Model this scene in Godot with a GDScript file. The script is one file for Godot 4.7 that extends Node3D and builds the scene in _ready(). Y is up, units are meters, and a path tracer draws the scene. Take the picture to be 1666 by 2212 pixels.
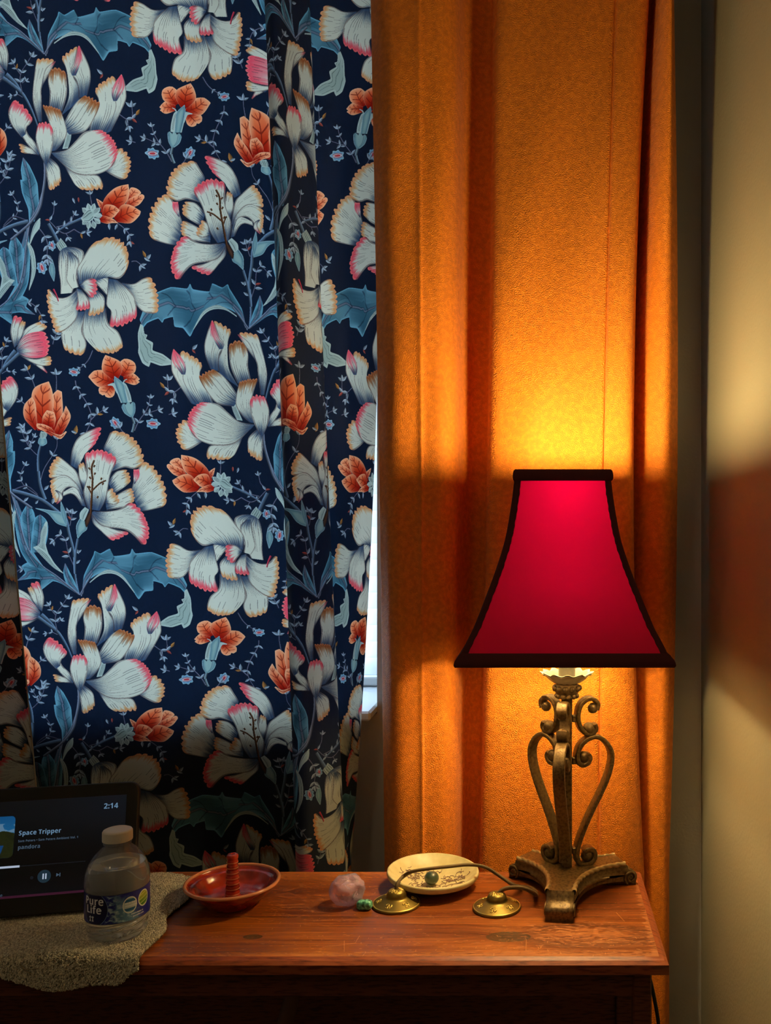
extends Node3D

const FOCAL := 1900.0        # the lens, in pixels of the 1666 x 2212 frame
const TOP := 0.72            # height of the table top
const EYE := 1.1345          # height of the lens
const WALL_R := 0.247        # the right wall's face
const WALL_B := -1.31        # the window wall's face
const SILL := 0.8785

var rng := RandomNumberGenerator.new()


func _ready() -> void:
	rng.seed = 7
	var cam := Camera3D.new()
	cam.name = "camera"
	cam.position = Vector3(0, EYE, 0)
	cam.near = 0.05
	cam.far = 60.0
	cam.set_frustum(2.0 * 0.05 * 1106.0 / FOCAL, Vector2(-324.0, 44.0) / FOCAL * 0.05, 0.05, 60.0)
	add_child(cam)
	cam.current = true

	var env := Environment.new()
	env.tonemap_mode = Environment.TONE_MAPPER_LINEAR
	env.tonemap_exposure = 1.0
	var sky_mat := ProceduralSkyMaterial.new()
	sky_mat.sky_top_color = Color(0.74, 0.88, 1.0)
	sky_mat.sky_horizon_color = Color(0.86, 0.94, 1.0)
	sky_mat.ground_horizon_color = Color(0.70, 0.76, 0.80)
	sky_mat.ground_bottom_color = Color(0.42, 0.45, 0.45)
	sky_mat.sky_energy_multiplier = 1.0
	sky_mat.ground_energy_multiplier = 1.0
	var sky := Sky.new()
	sky.sky_material = sky_mat
	env.background_mode = Environment.BG_SKY
	env.sky = sky
	env.background_energy_multiplier = 13.5
	env.sdfgi_enabled = true
	env.ssao_enabled = true
	env.ssil_enabled = true
	var we := WorldEnvironment.new()
	we.name = "world"
	we.environment = env
	add_child(we)

	make_materials()
	build_room()
	build_window()
	build_added_ceiling_lamp()
	build_floral_curtains()
	build_velvet_curtain()
	build_table()
	build_towel()
	build_lamp()
	build_display()
	build_bottle()
	build_incense_dish()
	build_beige_dish()
	build_cymbals()
	build_stones()
	build_cords()


# ---------------------------------------------------------------- helpers
# where the line of sight of a pixel stands at a distance; and where it meets the table top
func seen(px: float, py: float, d: float) -> Vector3:
	return Vector3((px - 1157.0) / FOCAL * d, EYE - (py - 1150.0) / FOCAL * d, -d)


func on_table(px: float, py: float) -> Vector3:
	return seen(px, py, (EYE - TOP) * FOCAL / (py - 1150.0))


var used := {}

func numbered(called: String) -> String:
	if not used.has(called):
		used[called] = 0
		return called
	used[called] += 1
	return "%s_%03d" % [called, used[called]]


func thing(called: String, label: String, category: String, at := Vector3.ZERO, group := "") -> Node3D:
	var o := Node3D.new()
	o.name = numbered(called)
	add_child(o)
	o.position = at
	tag(o, label, category, group)
	return o


func tag(o: Node3D, label: String, category: String, group := "") -> void:
	o.set_meta("label", label)
	o.set_meta("category", category)
	if group:
		o.set_meta("group", group)


func obj(called: String, m: Mesh, material: Material, parent: Node3D = self, at := Vector3.ZERO) -> MeshInstance3D:
	var o := MeshInstance3D.new()
	o.name = numbered(called) if parent == self else called
	o.mesh = m
	o.material_override = material
	parent.add_child(o, true)
	o.position = at
	return o


func struct(called: String, m: Mesh, material: Material, label: String, at := Vector3.ZERO) -> MeshInstance3D:
	var o := obj(called, m, material, self, at)
	o.set_meta("kind", "structure")
	o.set_meta("label", label)
	return o


# collects surfaces; every sheet has normals of its own, so sheets meet in crisp edges
class Shape:
	var v := PackedVector3Array()
	var n := PackedVector3Array()
	var t := PackedVector2Array()
	var f := PackedInt32Array()

	# points row by row; closed joins the last column to the first
	func sheet(pts: PackedVector3Array, cols: int, closed := false, flip := false, uv := PackedVector2Array()) -> Shape:
		var rows := pts.size() / cols
		var first := v.size()
		var idx := PackedInt32Array()
		var last := cols if closed else cols - 1
		for r in rows - 1:
			for c in last:
				var a := r * cols + c
				var b := r * cols + (c + 1) % cols
				var d := a + cols
				var e := b + cols
				if flip:
					idx.append_array([a, d, b, b, d, e])
				else:
					idx.append_array([a, b, d, b, e, d])
		add(pts, idx, uv, first, cols, rows)
		return self

	func add(pts: PackedVector3Array, idx: PackedInt32Array, uv: PackedVector2Array, first: int, cols := 1, rows := 1) -> void:
		var nn := PackedVector3Array()
		nn.resize(pts.size())
		for i in range(0, idx.size(), 3):
			var a := pts[idx[i]]
			var k := (pts[idx[i + 2]] - a).cross(pts[idx[i + 1]] - a)
			nn[idx[i]] += k
			nn[idx[i + 1]] += k
			nn[idx[i + 2]] += k
		for i in pts.size():
			v.append(pts[i])
			n.append(nn[i].normalized() if nn[i].length() > 1e-14 else Vector3.UP)
			t.append(uv[i] if uv.size() else Vector2(float(i % cols) / maxi(cols - 1, 1), float(i / cols) / maxi(rows - 1, 1)))
		for i in idx:
			f.append(i + first)

	# a turned body about the y axis; profile from one end to the other as radius, height
	func lathe(profile: PackedVector2Array, seg := 32, flip := false, at := Vector3.ZERO) -> Shape:
		var pts := PackedVector3Array()
		for p in profile:
			for k in seg:
				var a := TAU * k / seg
				pts.append(at + Vector3(cos(a) * p.x, p.y, sin(a) * p.x))
		return sheet(pts, seg, true, flip)

	# a flat fan closing a loop
	func cap(loop: PackedVector3Array, flip := false) -> Shape:
		var pts := PackedVector3Array(loop)
		var mid := Vector3.ZERO
		for p in loop:
			mid += p
		pts.append(mid / loop.size())
		var idx := PackedInt32Array()
		for i in loop.size():
			var j := (i + 1) % loop.size()
			if flip:
				idx.append_array([loop.size(), j, i])
			else:
				idx.append_array([loop.size(), i, j])
		add(pts, idx, PackedVector2Array(), v.size())
		return self

	# a box with bevelled edges, from corner to corner
	func box(lo: Vector3, hi: Vector3, bevel := 0.002) -> Shape:
		var c := (lo + hi) * 0.5
		var h := (hi - lo) * 0.5
		var b := minf(bevel, minf(h.x, minf(h.y, h.z)) * 0.9)
		for axis in 3:
			for s in [-1.0, 1.0]:
				var u := Vector3.ZERO
				var w := Vector3.ZERO
				var m := Vector3.ZERO
				u[(axis + 1) % 3] = h[(axis + 1) % 3] - b
				w[(axis + 2) % 3] = h[(axis + 2) % 3] - b
				m[axis] = h[axis] * s
				flat4(c + m - u - w, c + m + u - w, c + m - u + w, c + m + u + w, m)
				# the bevel strips towards the next axis
				for q in [-1.0, 1.0]:
					var nx := Vector3.ZERO
					nx[(axis + 1) % 3] = q
					var inner: Vector3 = m + nx * (h[(axis + 1) % 3] - b)
					var outer: Vector3 = m.normalized() * (h[axis] - b) + nx * h[(axis + 1) % 3]
					flat4(c + inner - w, c + inner + w, c + outer - w, c + outer + w, m.normalized() + nx)
		for sx in [-1.0, 1.0]:
			for sy in [-1.0, 1.0]:
				for sz in [-1.0, 1.0]:
					var s := Vector3(sx, sy, sz)
					var a := c + s * Vector3(h.x, h.y - b, h.z - b)
					var d := c + s * Vector3(h.x - b, h.y, h.z - b)
					var e := c + s * Vector3(h.x - b, h.y - b, h.z)
					tri(a, d, e, s)
		return self

	func tri(a: Vector3, b: Vector3, c: Vector3, outward: Vector3) -> void:
		var k := (c - a).cross(b - a)
		var flip := k.dot(outward) < 0.0
		var first := v.size()
		add(PackedVector3Array([a, b, c]), PackedInt32Array([0, 2, 1]) if flip else PackedInt32Array([0, 1, 2]), PackedVector2Array(), first)

	func flat4(a: Vector3, b: Vector3, c: Vector3, d: Vector3, outward: Vector3) -> void:
		var k := (c - a).cross(b - a)
		var flip := k.dot(outward) < 0.0
		sheet(PackedVector3Array([a, b, c, d]), 2, false, flip)

	# a tube along a path; ring(i) may change the radius
	func tube(path: PackedVector3Array, radius: PackedFloat32Array, seg := 10, squash := 1.0) -> Shape:
		var pts := PackedVector3Array()
		var m := path.size()
		var side := Vector3.ZERO
		for i in m:
			var d := (path[mini(i + 1, m - 1)] - path[maxi(i - 1, 0)]).normalized()
			if i == 0:
				side = d.cross(Vector3.UP if absf(d.y) < 0.9 else Vector3.RIGHT).normalized()
			else:
				side = (side - d * side.dot(d)).normalized()
			var up := side.cross(d)
			var r := radius[mini(i, radius.size() - 1)]
			for k in seg:
				var a := TAU * k / seg
				pts.append(path[i] + side * cos(a) * r + up * sin(a) * r * squash)
		sheet(pts, seg, true)
		cap(pts.slice(0, seg), true)
		cap(pts.slice(pts.size() - seg))
		return self

	# a flat bar bent in the upright plane of an angle; path as distance from the axis, height
	func bar(path: PackedVector2Array, angle: float, width: float, thick: float, at := Vector3.ZERO) -> Shape:
		var pts := PackedVector3Array()
		var out := Vector3(cos(angle), 0, sin(angle))
		var across := Vector3(-sin(angle), 0, cos(angle))
		var m := path.size()
		var ring := [[1.0, 0.55], [0.8, 1.0], [-0.8, 1.0], [-1.0, 0.55], [-1.0, -0.55], [-0.8, -1.0], [0.8, -1.0], [1.0, -0.55]]
		for i in m:
			var d := (path[mini(i + 1, m - 1)] - path[maxi(i - 1, 0)]).normalized()
			var nr := Vector2(-d.y, d.x)
			for q in ring:
				var p: Vector2 = path[i] + nr * (q[1] * thick * 0.5)
				pts.append(at + out * p.x + Vector3.UP * p.y + across * (q[0] * width * 0.5))
		sheet(pts, 8, true)
		cap(pts.slice(0, 8), true)
		cap(pts.slice(pts.size() - 8))
		return self

	func mesh() -> ArrayMesh:
		var a := []
		a.resize(Mesh.ARRAY_MAX)
		a[Mesh.ARRAY_VERTEX] = v
		a[Mesh.ARRAY_NORMAL] = n
		a[Mesh.ARRAY_TEX_UV] = t
		a[Mesh.ARRAY_INDEX] = f
		var m := ArrayMesh.new()
		m.add_surface_from_arrays(Mesh.PRIMITIVE_TRIANGLES, a)
		return m


func curve2(pts: Array, n: int) -> PackedVector2Array:
	var out := PackedVector2Array()
	var m := pts.size() / 2
	for i in n:
		var t := float(i) / (n - 1) * (m - 1)
		var k := mini(int(t), m - 2)
		var p := [maxi(k - 1, 0), k, k + 1, mini(k + 2, m - 1)]
		var q := p.map(func(j): return Vector2(pts[j * 2], pts[j * 2 + 1]))
		out.append((q[1] as Vector2).cubic_interpolate(q[2], q[0], q[3], t - k))
	return out


func curve3(pts: Array, n: int) -> PackedVector3Array:
	var out := PackedVector3Array()
	var m := pts.size()
	for i in n:
		var t := float(i) / (n - 1) * (m - 1)
		var k := mini(int(t), m - 2)
		var p1: Vector3 = pts[k]
		out.append(p1.cubic_interpolate(pts[k + 1], pts[maxi(k - 1, 0)], pts[mini(k + 2, m - 1)], t - k))
	return out


func box_mesh(lo: Vector3, hi: Vector3, bevel := 0.002) -> ArrayMesh:
	return Shape.new().box(lo, hi, bevel).mesh()


# ---------------------------------------------------------------- materials
var M := {}

func mat(called: String, c: Color, rough := 0.6, metal := 0.0) -> StandardMaterial3D:
	var m := StandardMaterial3D.new()
	m.resource_name = called
	m.albedo_color = c
	m.roughness = rough
	m.metallic = metal
	M[called] = m
	return m


func noise(freq: float, octaves := 4, seed_ := 1, kind := FastNoiseLite.TYPE_SIMPLEX_SMOOTH) -> FastNoiseLite:
	var n := FastNoiseLite.new()
	n.noise_type = kind
	n.frequency = freq
	n.fractal_octaves = octaves
	n.seed = seed_
	return n


func noise_tex(n: FastNoiseLite, size := 512, bump := 0.0, ramp: Array = []) -> NoiseTexture2D:
	var t := NoiseTexture2D.new()
	t.width = size
	t.height = size
	t.seamless = true
	t.noise = n
	if bump > 0.0:
		t.as_normal_map = true
		t.bump_strength = bump
	if ramp.size():
		var g := Gradient.new()
		var off := PackedFloat32Array()
		var col := PackedColorArray()
		for r in ramp:
			off.append(r[0])
			col.append(r[1])
		g.offsets = off
		g.colors = col
		t.color_ramp = g
	return t


func make_materials() -> void:
	var m := mat("wall paint", Color(0.595, 0.565, 0.475), 0.8)
	m.normal_enabled = true
	m.normal_texture = noise_tex(noise(0.05, 3, 5), 512, 2.0)
	m.normal_scale = 0.35
	m.uv1_triplanar = true
	m.uv1_world_triplanar = true
	m.uv1_scale = Vector3.ONE * 6.0
	var m2 := mat("pale paint", Color(0.80, 0.79, 0.77), 0.8)  # copy of the wall paint made paler to lift the shaded window wall
	m2.normal_enabled = true
	m2.normal_texture = m.normal_texture
	m2.normal_scale = 0.35
	m2.uv1_triplanar = true
	m2.uv1_world_triplanar = true
	m2.uv1_scale = Vector3.ONE * 6.0
	mat("ceiling paint", Color(0.9, 0.9, 0.88), 0.8)  # also on the unseen walls, kept white to bounce lamp light
	m = mat("floor boards", Color(0.36, 0.24, 0.15), 0.5)
	mat("white gloss", Color(0.9, 0.91, 0.92), 0.35)
	m = mat("slat", Color(0.93, 0.94, 0.95), 0.45)
	m.backlight_enabled = true
	m.backlight = Color(0.95, 0.95, 0.95)
	m = mat("window glass", Color(0.95, 0.98, 1.0, 0.06), 0.02)
	m.transparency = BaseMaterial3D.TRANSPARENCY_ALPHA

	m = mat("velvet", Color(1, 1, 1), 0.62)
	m.albedo_texture = noise_tex(noise(0.035, 6, 11), 1024, 0.0, [[0.2, Color(0.855, 0.465, 0.02)], [0.45, Color(0.90, 0.495, 0.03)], [0.56, Color(0.91, 0.50, 0.035)], [0.68, Color(0.955, 0.545, 0.06)], [0.85, Color(0.90, 0.49, 0.03)]])
	m.normal_enabled = true
	m.normal_texture = noise_tex(noise(0.22, 3, 23), 1024, 5.0)
	m.normal_scale = 0.75
	m.rim_enabled = true
	m.rim = 0.15
	m.rim_tint = 1.0
	m.uv1_scale = Vector3(1.0, 1.0, 1.0)

	m = mat("iron", Color(0.47, 0.40, 0.29), 0.42, 0.45)
	m.albedo_texture = noise_tex(noise(0.03, 5, 3), 512, 0.0, [[0.2, Color(0.62, 0.55, 0.46)], [0.5, Color(0.95, 0.9, 0.78)], [0.8, Color(1, 0.98, 0.9)]])
	m.uv1_triplanar = true
	m.uv1_scale = Vector3.ONE * 14.0
	m.normal_enabled = true
	m.normal_texture = noise_tex(noise(0.06, 4, 31), 512, 3.0)
	m.normal_scale = 0.4
	m = mat("cup", Color(0.84, 0.80, 0.68), 0.5, 0.1)
	mat("socket", Color(0.36, 0.35, 0.33), 0.4, 0.3)
	m = mat("red shade", Color(0.85, 0.02, 0.20), 0.8)
	m.backlight_enabled = true
	m.backlight = Color(0.68, 0.008, 0.31)
	m.normal_enabled = true
	m.normal_texture = noise_tex(noise(0.06, 3, 8), 512, 2.0)
	m.normal_scale = 0.25
	m = mat("lining", Color(0.90, 0.84, 0.74), 0.9)
	m.backlight_enabled = true
	m.backlight = Color(0.35, 0.35, 0.35)
	mat("trim", Color(0.30, 0.07, 0.10), 0.85)
	m = mat("bulb", Color(1, 0.93, 0.8), 0.4)
	m.emission_enabled = true
	m.emission = Color(1.0, 0.86, 0.62)
	m.emission_energy_multiplier = 2.0

	m = mat("brass", Color(0.50, 0.42, 0.20), 0.42, 0.85)
	m.normal_enabled = true
	m.normal_texture = noise_tex(noise(0.04, 3, 77), 256, 2.0)
	m.normal_scale = 0.2
	m.uv1_triplanar = true
	m.uv1_scale = Vector3.ONE * 30.0
	mat("worn brass", Color(0.86, 0.74, 0.40), 0.34, 0.8)
	mat("worn iron", Color(0.66, 0.57, 0.40), 0.4, 0.4)
	mat("leather", Color(0.38, 0.30, 0.18), 0.75)
	m = mat("red glaze", Color(0.67, 0.19, 0.11), 0.14)
	m.clearcoat_enabled = true
	m.clearcoat = 0.8
	m.clearcoat_roughness = 0.06
	m.albedo_texture = noise_tex(noise(0.01, 4, 19), 512, 0.0, [[0.2, Color(0.72, 0.6, 0.55)], [0.55, Color(1, 0.95, 0.9)], [0.85, Color(1.0, 1.0, 1.0)]])
	m.uv1_triplanar = true
	m.uv1_scale = Vector3.ONE * 8.0
	mat("rim glaze", Color(0.80, 0.52, 0.36), 0.16)
	m = mat("beige clay", Color(0.84, 0.78, 0.58), 0.45)
	m.albedo_texture = noise_tex(noise(0.02, 4, 29), 256, 0.0, [[0.2, Color(0.9, 0.88, 0.82)], [0.7, Color(1, 1, 1)]])
	m.uv1_triplanar = true
	m.uv1_scale = Vector3.ONE * 10.0
	mat("incised lines", Color(0.54, 0.42, 0.37), 0.7)
	m = mat("green marble", Color(0.16, 0.24, 0.17), 0.12)
	m.clearcoat_enabled = true
	m = mat("turquoise", Color(1, 1, 1), 0.3)
	m.albedo_texture = noise_tex(noise(0.03, 4, 61), 256, 0.0, [[0.25, Color(0.14, 0.3, 0.22)], [0.5, Color(0.32, 0.66, 0.54)], [0.75, Color(0.55, 0.8, 0.7)]])
	m.uv1_triplanar = true
	m.uv1_scale = Vector3.ONE * 30.0
	m = mat("amethyst", Color(0.97, 0.85, 0.96, 0.27), 0.06)
	m.refraction_enabled = true
	m.refraction_scale = 0.05
	m.normal_enabled = true
	m.normal_texture = noise_tex(noise(0.03, 4, 67), 256, 5.0)
	m.normal_scale = 0.8
	m.uv1_triplanar = true
	m.uv1_scale = Vector3.ONE * 25.0
	mat("quartz flaw", Color(0.95, 0.85, 0.93), 0.4)
	mat("black plastic", Color(0.012, 0.012, 0.014), 0.6)
	mat("screen glass", Color(0.01, 0.012, 0.016), 0.08)
	mat("cap", Color(0.86, 0.84, 0.80), 0.45)
	m = mat("pet", Color(0.96, 0.98, 1.0, 0.08), 0.04)
	m.transparency = BaseMaterial3D.TRANSPARENCY_ALPHA
	m = mat("water", Color(0.97, 0.98, 0.98, 0.10), 0.0)
	m.refraction_enabled = true
	m.refraction_scale = 0.033
	mat("white print", Color(0.96, 0.97, 1.0), 0.5)
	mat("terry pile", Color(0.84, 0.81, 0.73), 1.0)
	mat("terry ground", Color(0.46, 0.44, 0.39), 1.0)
	mat("thread", Color(0.62, 0.56, 0.46), 0.9)
	mat("cable", Color(0.05, 0.04, 0.035), 0.5)
	mat("dowel", Color(0.40, 0.25, 0.15), 0.6)
	make_wood()


# ---------------------------------------------------------------- the room
func build_room() -> void:
	var lf := -1.9
	var bk := 1.4
	var high := 2.4
	var s := Shape.new()
	# the window wall round its opening
	s.box(Vector3(lf - 0.1, 0, -1.53), Vector3(WIN_L, high, WALL_B), 0.0)
	s.box(Vector3(WIN_R, 0, -1.53), Vector3(WALL_R + 0.1, high, WALL_B), 0.0)
	s.box(Vector3(WIN_L, 0, -1.53), Vector3(WIN_R, SILL - 0.014, WALL_B), 0.0)
	s.box(Vector3(WIN_L, WIN_T, -1.53), Vector3(WIN_R, high, WALL_B), 0.0)
	struct("wall_back", s.mesh(), M["pale paint"], "painted wall under and around the curtained window")
	struct("wall_right", box_mesh(Vector3(WALL_R, 0, WALL_B), Vector3(WALL_R + 0.1, high, bk), 0.0), M["wall paint"], "cream painted side wall beside the orange curtain, lamplit in bands")
	struct("wall_left", box_mesh(Vector3(lf - 0.1, 0, WALL_B), Vector3(lf, high, bk), 0.0), M["ceiling paint"], "painted side wall far from the lamp")
	struct("wall_front", box_mesh(Vector3(lf - 0.1, 0, bk), Vector3(WALL_R + 0.1, high, bk + 0.1), 0.0), M["ceiling paint"], "painted wall across the room from the window")
	struct("floor", box_mesh(Vector3(lf - 0.1, -0.1, -1.53), Vector3(WALL_R + 0.1, 0, bk + 0.1), 0.0), M["floor boards"], "dark brown floor under the table")
	struct("ceiling", box_mesh(Vector3(lf - 0.1, high, -1.53), Vector3(WALL_R + 0.1, high + 0.1, bk + 0.1), 0.0), M["ceiling paint"], "white ceiling above the curtains")
	struct("baseboard_right", box_mesh(Vector3(WALL_R - 0.012, 0, WALL_B), Vector3(WALL_R, 0.09, bk), 0.003), M["white gloss"], "white baseboard along the side wall")


const WIN_L := -1.35
const WIN_R := -0.236  # unseen right jamb, placed so its stile darkens the blind in the gap
const WIN_T := 2.1

func build_window() -> void:
	var w := Node3D.new()
	w.name = "window_1"
	add_child(w)
	w.set_meta("kind", "structure")
	w.set_meta("label", "white framed window behind the blind and the floral curtain")
	var z0 := -1.525
	var z1 := -1.495
	obj("frame_rail", box_mesh(Vector3(WIN_L, SILL, z0), Vector3(WIN_R, SILL + 0.04, z1)), M["white gloss"], w)
	obj("frame_rail", box_mesh(Vector3(WIN_L, WIN_T - 0.04, z0), Vector3(WIN_R, WIN_T, z1)), M["white gloss"], w)
	obj("meeting_rail", box_mesh(Vector3(WIN_L + 0.04, 1.46, z0), Vector3(WIN_R - 0.04, 1.5, z1)), M["white gloss"], w)
	obj("frame_stile", box_mesh(Vector3(WIN_L, SILL + 0.04, z0), Vector3(WIN_L + 0.04, WIN_T - 0.04, z1)), M["white gloss"], w)
	obj("frame_stile", box_mesh(Vector3(WIN_R - 0.04, SILL + 0.04, z0), Vector3(WIN_R, WIN_T - 0.04, z1)), M["white gloss"], w)
	for y in [[SILL + 0.04, 1.46], [1.5, WIN_T - 0.04]]:
		obj("pane", box_mesh(Vector3(WIN_L + 0.04, y[0], -1.513), Vector3(WIN_R - 0.04, y[1], -1.509), 0.0), M["window glass"], w)
	obj("sill", box_mesh(Vector3(WIN_L - 0.01, SILL - 0.014, -1.495), Vector3(WIN_R + 0.0, SILL, WALL_B + 0.054), 0.003), M["white gloss"], w)
	# the blind
	var b := thing("window_blind", "white horizontal slat blind glowing with daylight in the gap between the curtains", "blind", Vector3((WIN_L + WIN_R) * 0.5, SILL, -1.468))
	var half := (WIN_R - WIN_L) * 0.5 - 0.008
	var pts := PackedVector3Array()
	for i in 7:
		var u := float(i) / 6.0 - 0.5
		var bow := 0.0018 * (1.0 - 4.0 * u * u)
		for x in [-half, half]:
			pts.append(Vector3(x, u * 0.034 * 0.93 + bow * 0.36, u * 0.034 * -0.36 + bow * 0.93))
	var slat := Shape.new().sheet(pts, 2, false, true).mesh()
	var n := 43
	for i in n:
		obj("slat", slat, M["slat"], b, Vector3(0, 0.036 + i * 0.0272, 0))
	obj("bottom_rail", box_mesh(Vector3(-half, 0.002, -0.012), Vector3(half, 0.016, 0.012), 0.002), M["white gloss"], b)
	obj("head_rail", box_mesh(Vector3(-half, WIN_T - SILL - 0.03, -0.018), Vector3(half, WIN_T - SILL - 0.001, 0.018), 0.002), M["white gloss"], b)
	for x in [-0.42, -0.1, 0.22, 0.5]:
		obj("ladder_cord", Shape.new().tube(PackedVector3Array([Vector3(x, 0.01, 0.014), Vector3(x, WIN_T - SILL - 0.02, 0.014)]), PackedFloat32Array([0.0008]), 6).mesh(), M["white gloss"], b)


func build_added_ceiling_lamp() -> void:  # added warm fill, out of view; lifts shadows round bottle, towel and corner
	var t := thing("added_ceiling_lamp", "added round frosted ceiling lamp out of view, dim warm fill for the shadows", "lamp", Vector3(-0.75, 2.4, 0.75))
	obj("canopy", Shape.new().lathe(PackedVector2Array([Vector2(0.0, 0.0), Vector2(0.15, 0.0), Vector2(0.15, -0.02), Vector2(0.0, -0.02)]), 48, true).mesh(), M["white gloss"], t)
	var g := mat("frosted bowl", Color(0.95, 0.9, 0.8), 0.6)
	g.emission_enabled = true
	g.emission = Color(1.0, 0.84, 0.6)
	g.emission_energy_multiplier = 0.35
	obj("glass_bowl", Shape.new().lathe(curve2([0.14, -0.02, 0.135, -0.05, 0.10, -0.085, 0.05, -0.10, 0.0, -0.104], 24), 48, true).mesh(), g, t)
	var l := OmniLight3D.new()
	l.name = "added_fill_light"
	t.add_child(l)
	l.position = Vector3(0, -0.22, 0)
	l.light_color = Color(1.0, 0.88, 0.68)
	l.light_energy = 0.085
	l.light_size = 0.11
	l.omni_range = 12.0
	l.omni_attenuation = 2.0
	l.shadow_enabled = true


# ---------------------------------------------------------------- the curtains
# columns: pixel at the top of the frame, half way down, at the table; distance at those three; cloth measure
func hang(cols: Array, rows: int, sub: int, y_top: float, y_low: float, print_v: bool) -> ArrayMesh:
	var n := (cols.size() - 1) * sub + 1
	var pts := PackedVector3Array()
	var uvs := PackedVector2Array()
	for r in rows:
		var y := lerpf(y_top, y_low, float(r) / (rows - 1))
		var py := 1150.0 + (EYE - y) * FOCAL / 1.215
		var q := clampf(py, -250.0, 2600.0)
		# through three heights
		var k0 := (q - 1000.0) * (q - 1880.0) / (1000.0 * 1880.0)
		var k1 := q * (q - 1880.0) / (1000.0 * -880.0)
		var k2 := q * (q - 1000.0) / (1880.0 * 880.0)
		if q > 1880.0:
			k0 = 0.0
			k1 = 0.0
			k2 = 1.0
		for i in n:
			var t := float(i) / sub
			var k := mini(int(t), cols.size() - 2)
			var f := t - k
			var c := []
			for e in 7:
				var p0: float = cols[maxi(k - 1, 0)][e]
				var p1: float = cols[k][e]
				var p2: float = cols[k + 1][e]
				var p3: float = cols[mini(k + 2, cols.size() - 1)][e]
				if e == 6:
					c.append(lerpf(p1, p2, f))
				else:
					c.append(lerpf(lerpf(p1, p2, f), cubic_interpolate(p1, p2, p0, p3, f), 0.85))
			var px: float = c[0] * k0 + c[1] * k1 + c[2] * k2
			var d: float = c[3] * k0 + c[4] * k1 + c[5] * k2
			# soft irregular sway of the cloth
			d += 0.0022 * sin(y * 9.0 + c[6] * 0.021) + 0.0014 * sin(y * 17.0 - c[6] * 0.043 + 1.3)
			pts.append(Vector3((px - 1157.0) / FOCAL * d, y, -d))
			var v := 0.0
			if print_v:
				if py < 708.0:
					v = (py - 104.0) / 604.0
				elif py < 1290.0:
					v = 1.0 + (py - 708.0) / 582.0
				else:
					v = 2.0 + (py - 1290.0) / 526.0
				uvs.append(Vector2(c[6] / 592.0, v * 0.5))
			else:
				uvs.append(Vector2(c[6] / 620.0, y * 2.6))
	return Shape.new().sheet(pts, n, false, true, uvs).mesh()


func build_floral_curtains() -> void:
	var p := FloralPrint.new()
	p.draw()
	var m := mat("floral cloth", Color(1, 1, 1), 0.85)
	m.albedo_texture = p.texture()
	m.backlight_enabled = true
	m.backlight = Color(0.97, 0.97, 0.97)
	m.normal_enabled = true
	m.normal_texture = noise_tex(noise(0.2, 2, 2), 256, 1.5)
	m.normal_scale = 0.12
	var cols := []
	# the broad flat part, its threads leaning a little
	for i in 19:
		var u := -659.0 + i * 67.0
		var w := 0.005 * sin(i * 1.7) + 0.003 * sin(i * 0.9 + 1.0)
		cols.append([u - 7.0, u + 59.0, u + 112.0, 1.236 + w, 1.238 + w, 1.236 + w * 0.5, u])
	# the pleat that stands out, then the flap that ends in the hem
	cols.append_array([
		[588, 624, 654, 1.238, 1.240, 1.236, 588],
		[575, 614, 642, 1.222, 1.224, 1.216, 600],
		[571, 611, 640, 1.198, 1.198, 1.190, 612],
		[580, 619, 650, 1.176, 1.174, 1.168, 626],
		[600, 639, 674, 1.174, 1.172, 1.166, 648],
		[630, 670, 706, 1.192, 1.190, 1.182, 684],
		[658, 697, 735, 1.216, 1.213, 1.202, 714],
		[670, 708, 747, 1.234, 1.232, 1.218, 734],
		[667, 704, 744, 1.244, 1.244, 1.236, 764],
		[655, 690, 728, 1.248, 1.248, 1.244, 812],
		[672, 706, 726, 1.247, 1.247, 1.247, 858],
		[735, 752, 740, 1.245, 1.245, 1.246, 922],
		[800, 792, 752, 1.248, 1.247, 1.247, 984],
		[826, 809, 759, 1.250, 1.248, 1.248, 1012],
	])
	var o := obj("floral_curtain", hang(cols, 150, 5, 2.395, 0.03, true), m)
	tag(o, "navy floral curtain with cream and pink blooms, glowing with window light", "curtain")
	var c2 := []
	for i in 14:
		var u := -376.0 + i * 62.0
		var e := (13 - i) * 62.0
		var w := 0.006 * sin(i * 1.9)
		c2.append([-62.0 - e, 13.0 - e, 96.0 - e, 1.212 + w, 1.212 + w, 1.206 + w, u])
	var o2 := obj("floral_curtain", hang(c2, 120, 5, 2.395, 0.03, true), m)
	tag(o2, "shadowed second floral curtain whose hem shows left of the backlit one, behind the display", "curtain")
	# the narrow stitched hem along its edge
	var line := PackedVector3Array()
	for i in 60:
		var y := lerpf(2.39, 0.05, i / 59.0)
		var py := 1150.0 + (EYE - y) * FOCAL / 1.215
		var q := clampf(py, -250.0, 1880.0)
		var px := -62.0 * (q - 1000.0) * (q - 1880.0) / 1880000.0 - 13.0 * q * (q - 1880.0) / 880000.0 + 96.0 * q * (q - 1000.0) / 1654400.0
		var d := 1.2105 - 0.006 * clampf((py - 1000.0) / 880.0, 0.0, 1.0)
		line.append(Vector3((px - 1156.0) / FOCAL * d, y, -d))
	obj("hem", Shape.new().tube(line, PackedFloat32Array([0.0011]), 6).mesh(), M["thread"], o2)


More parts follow.
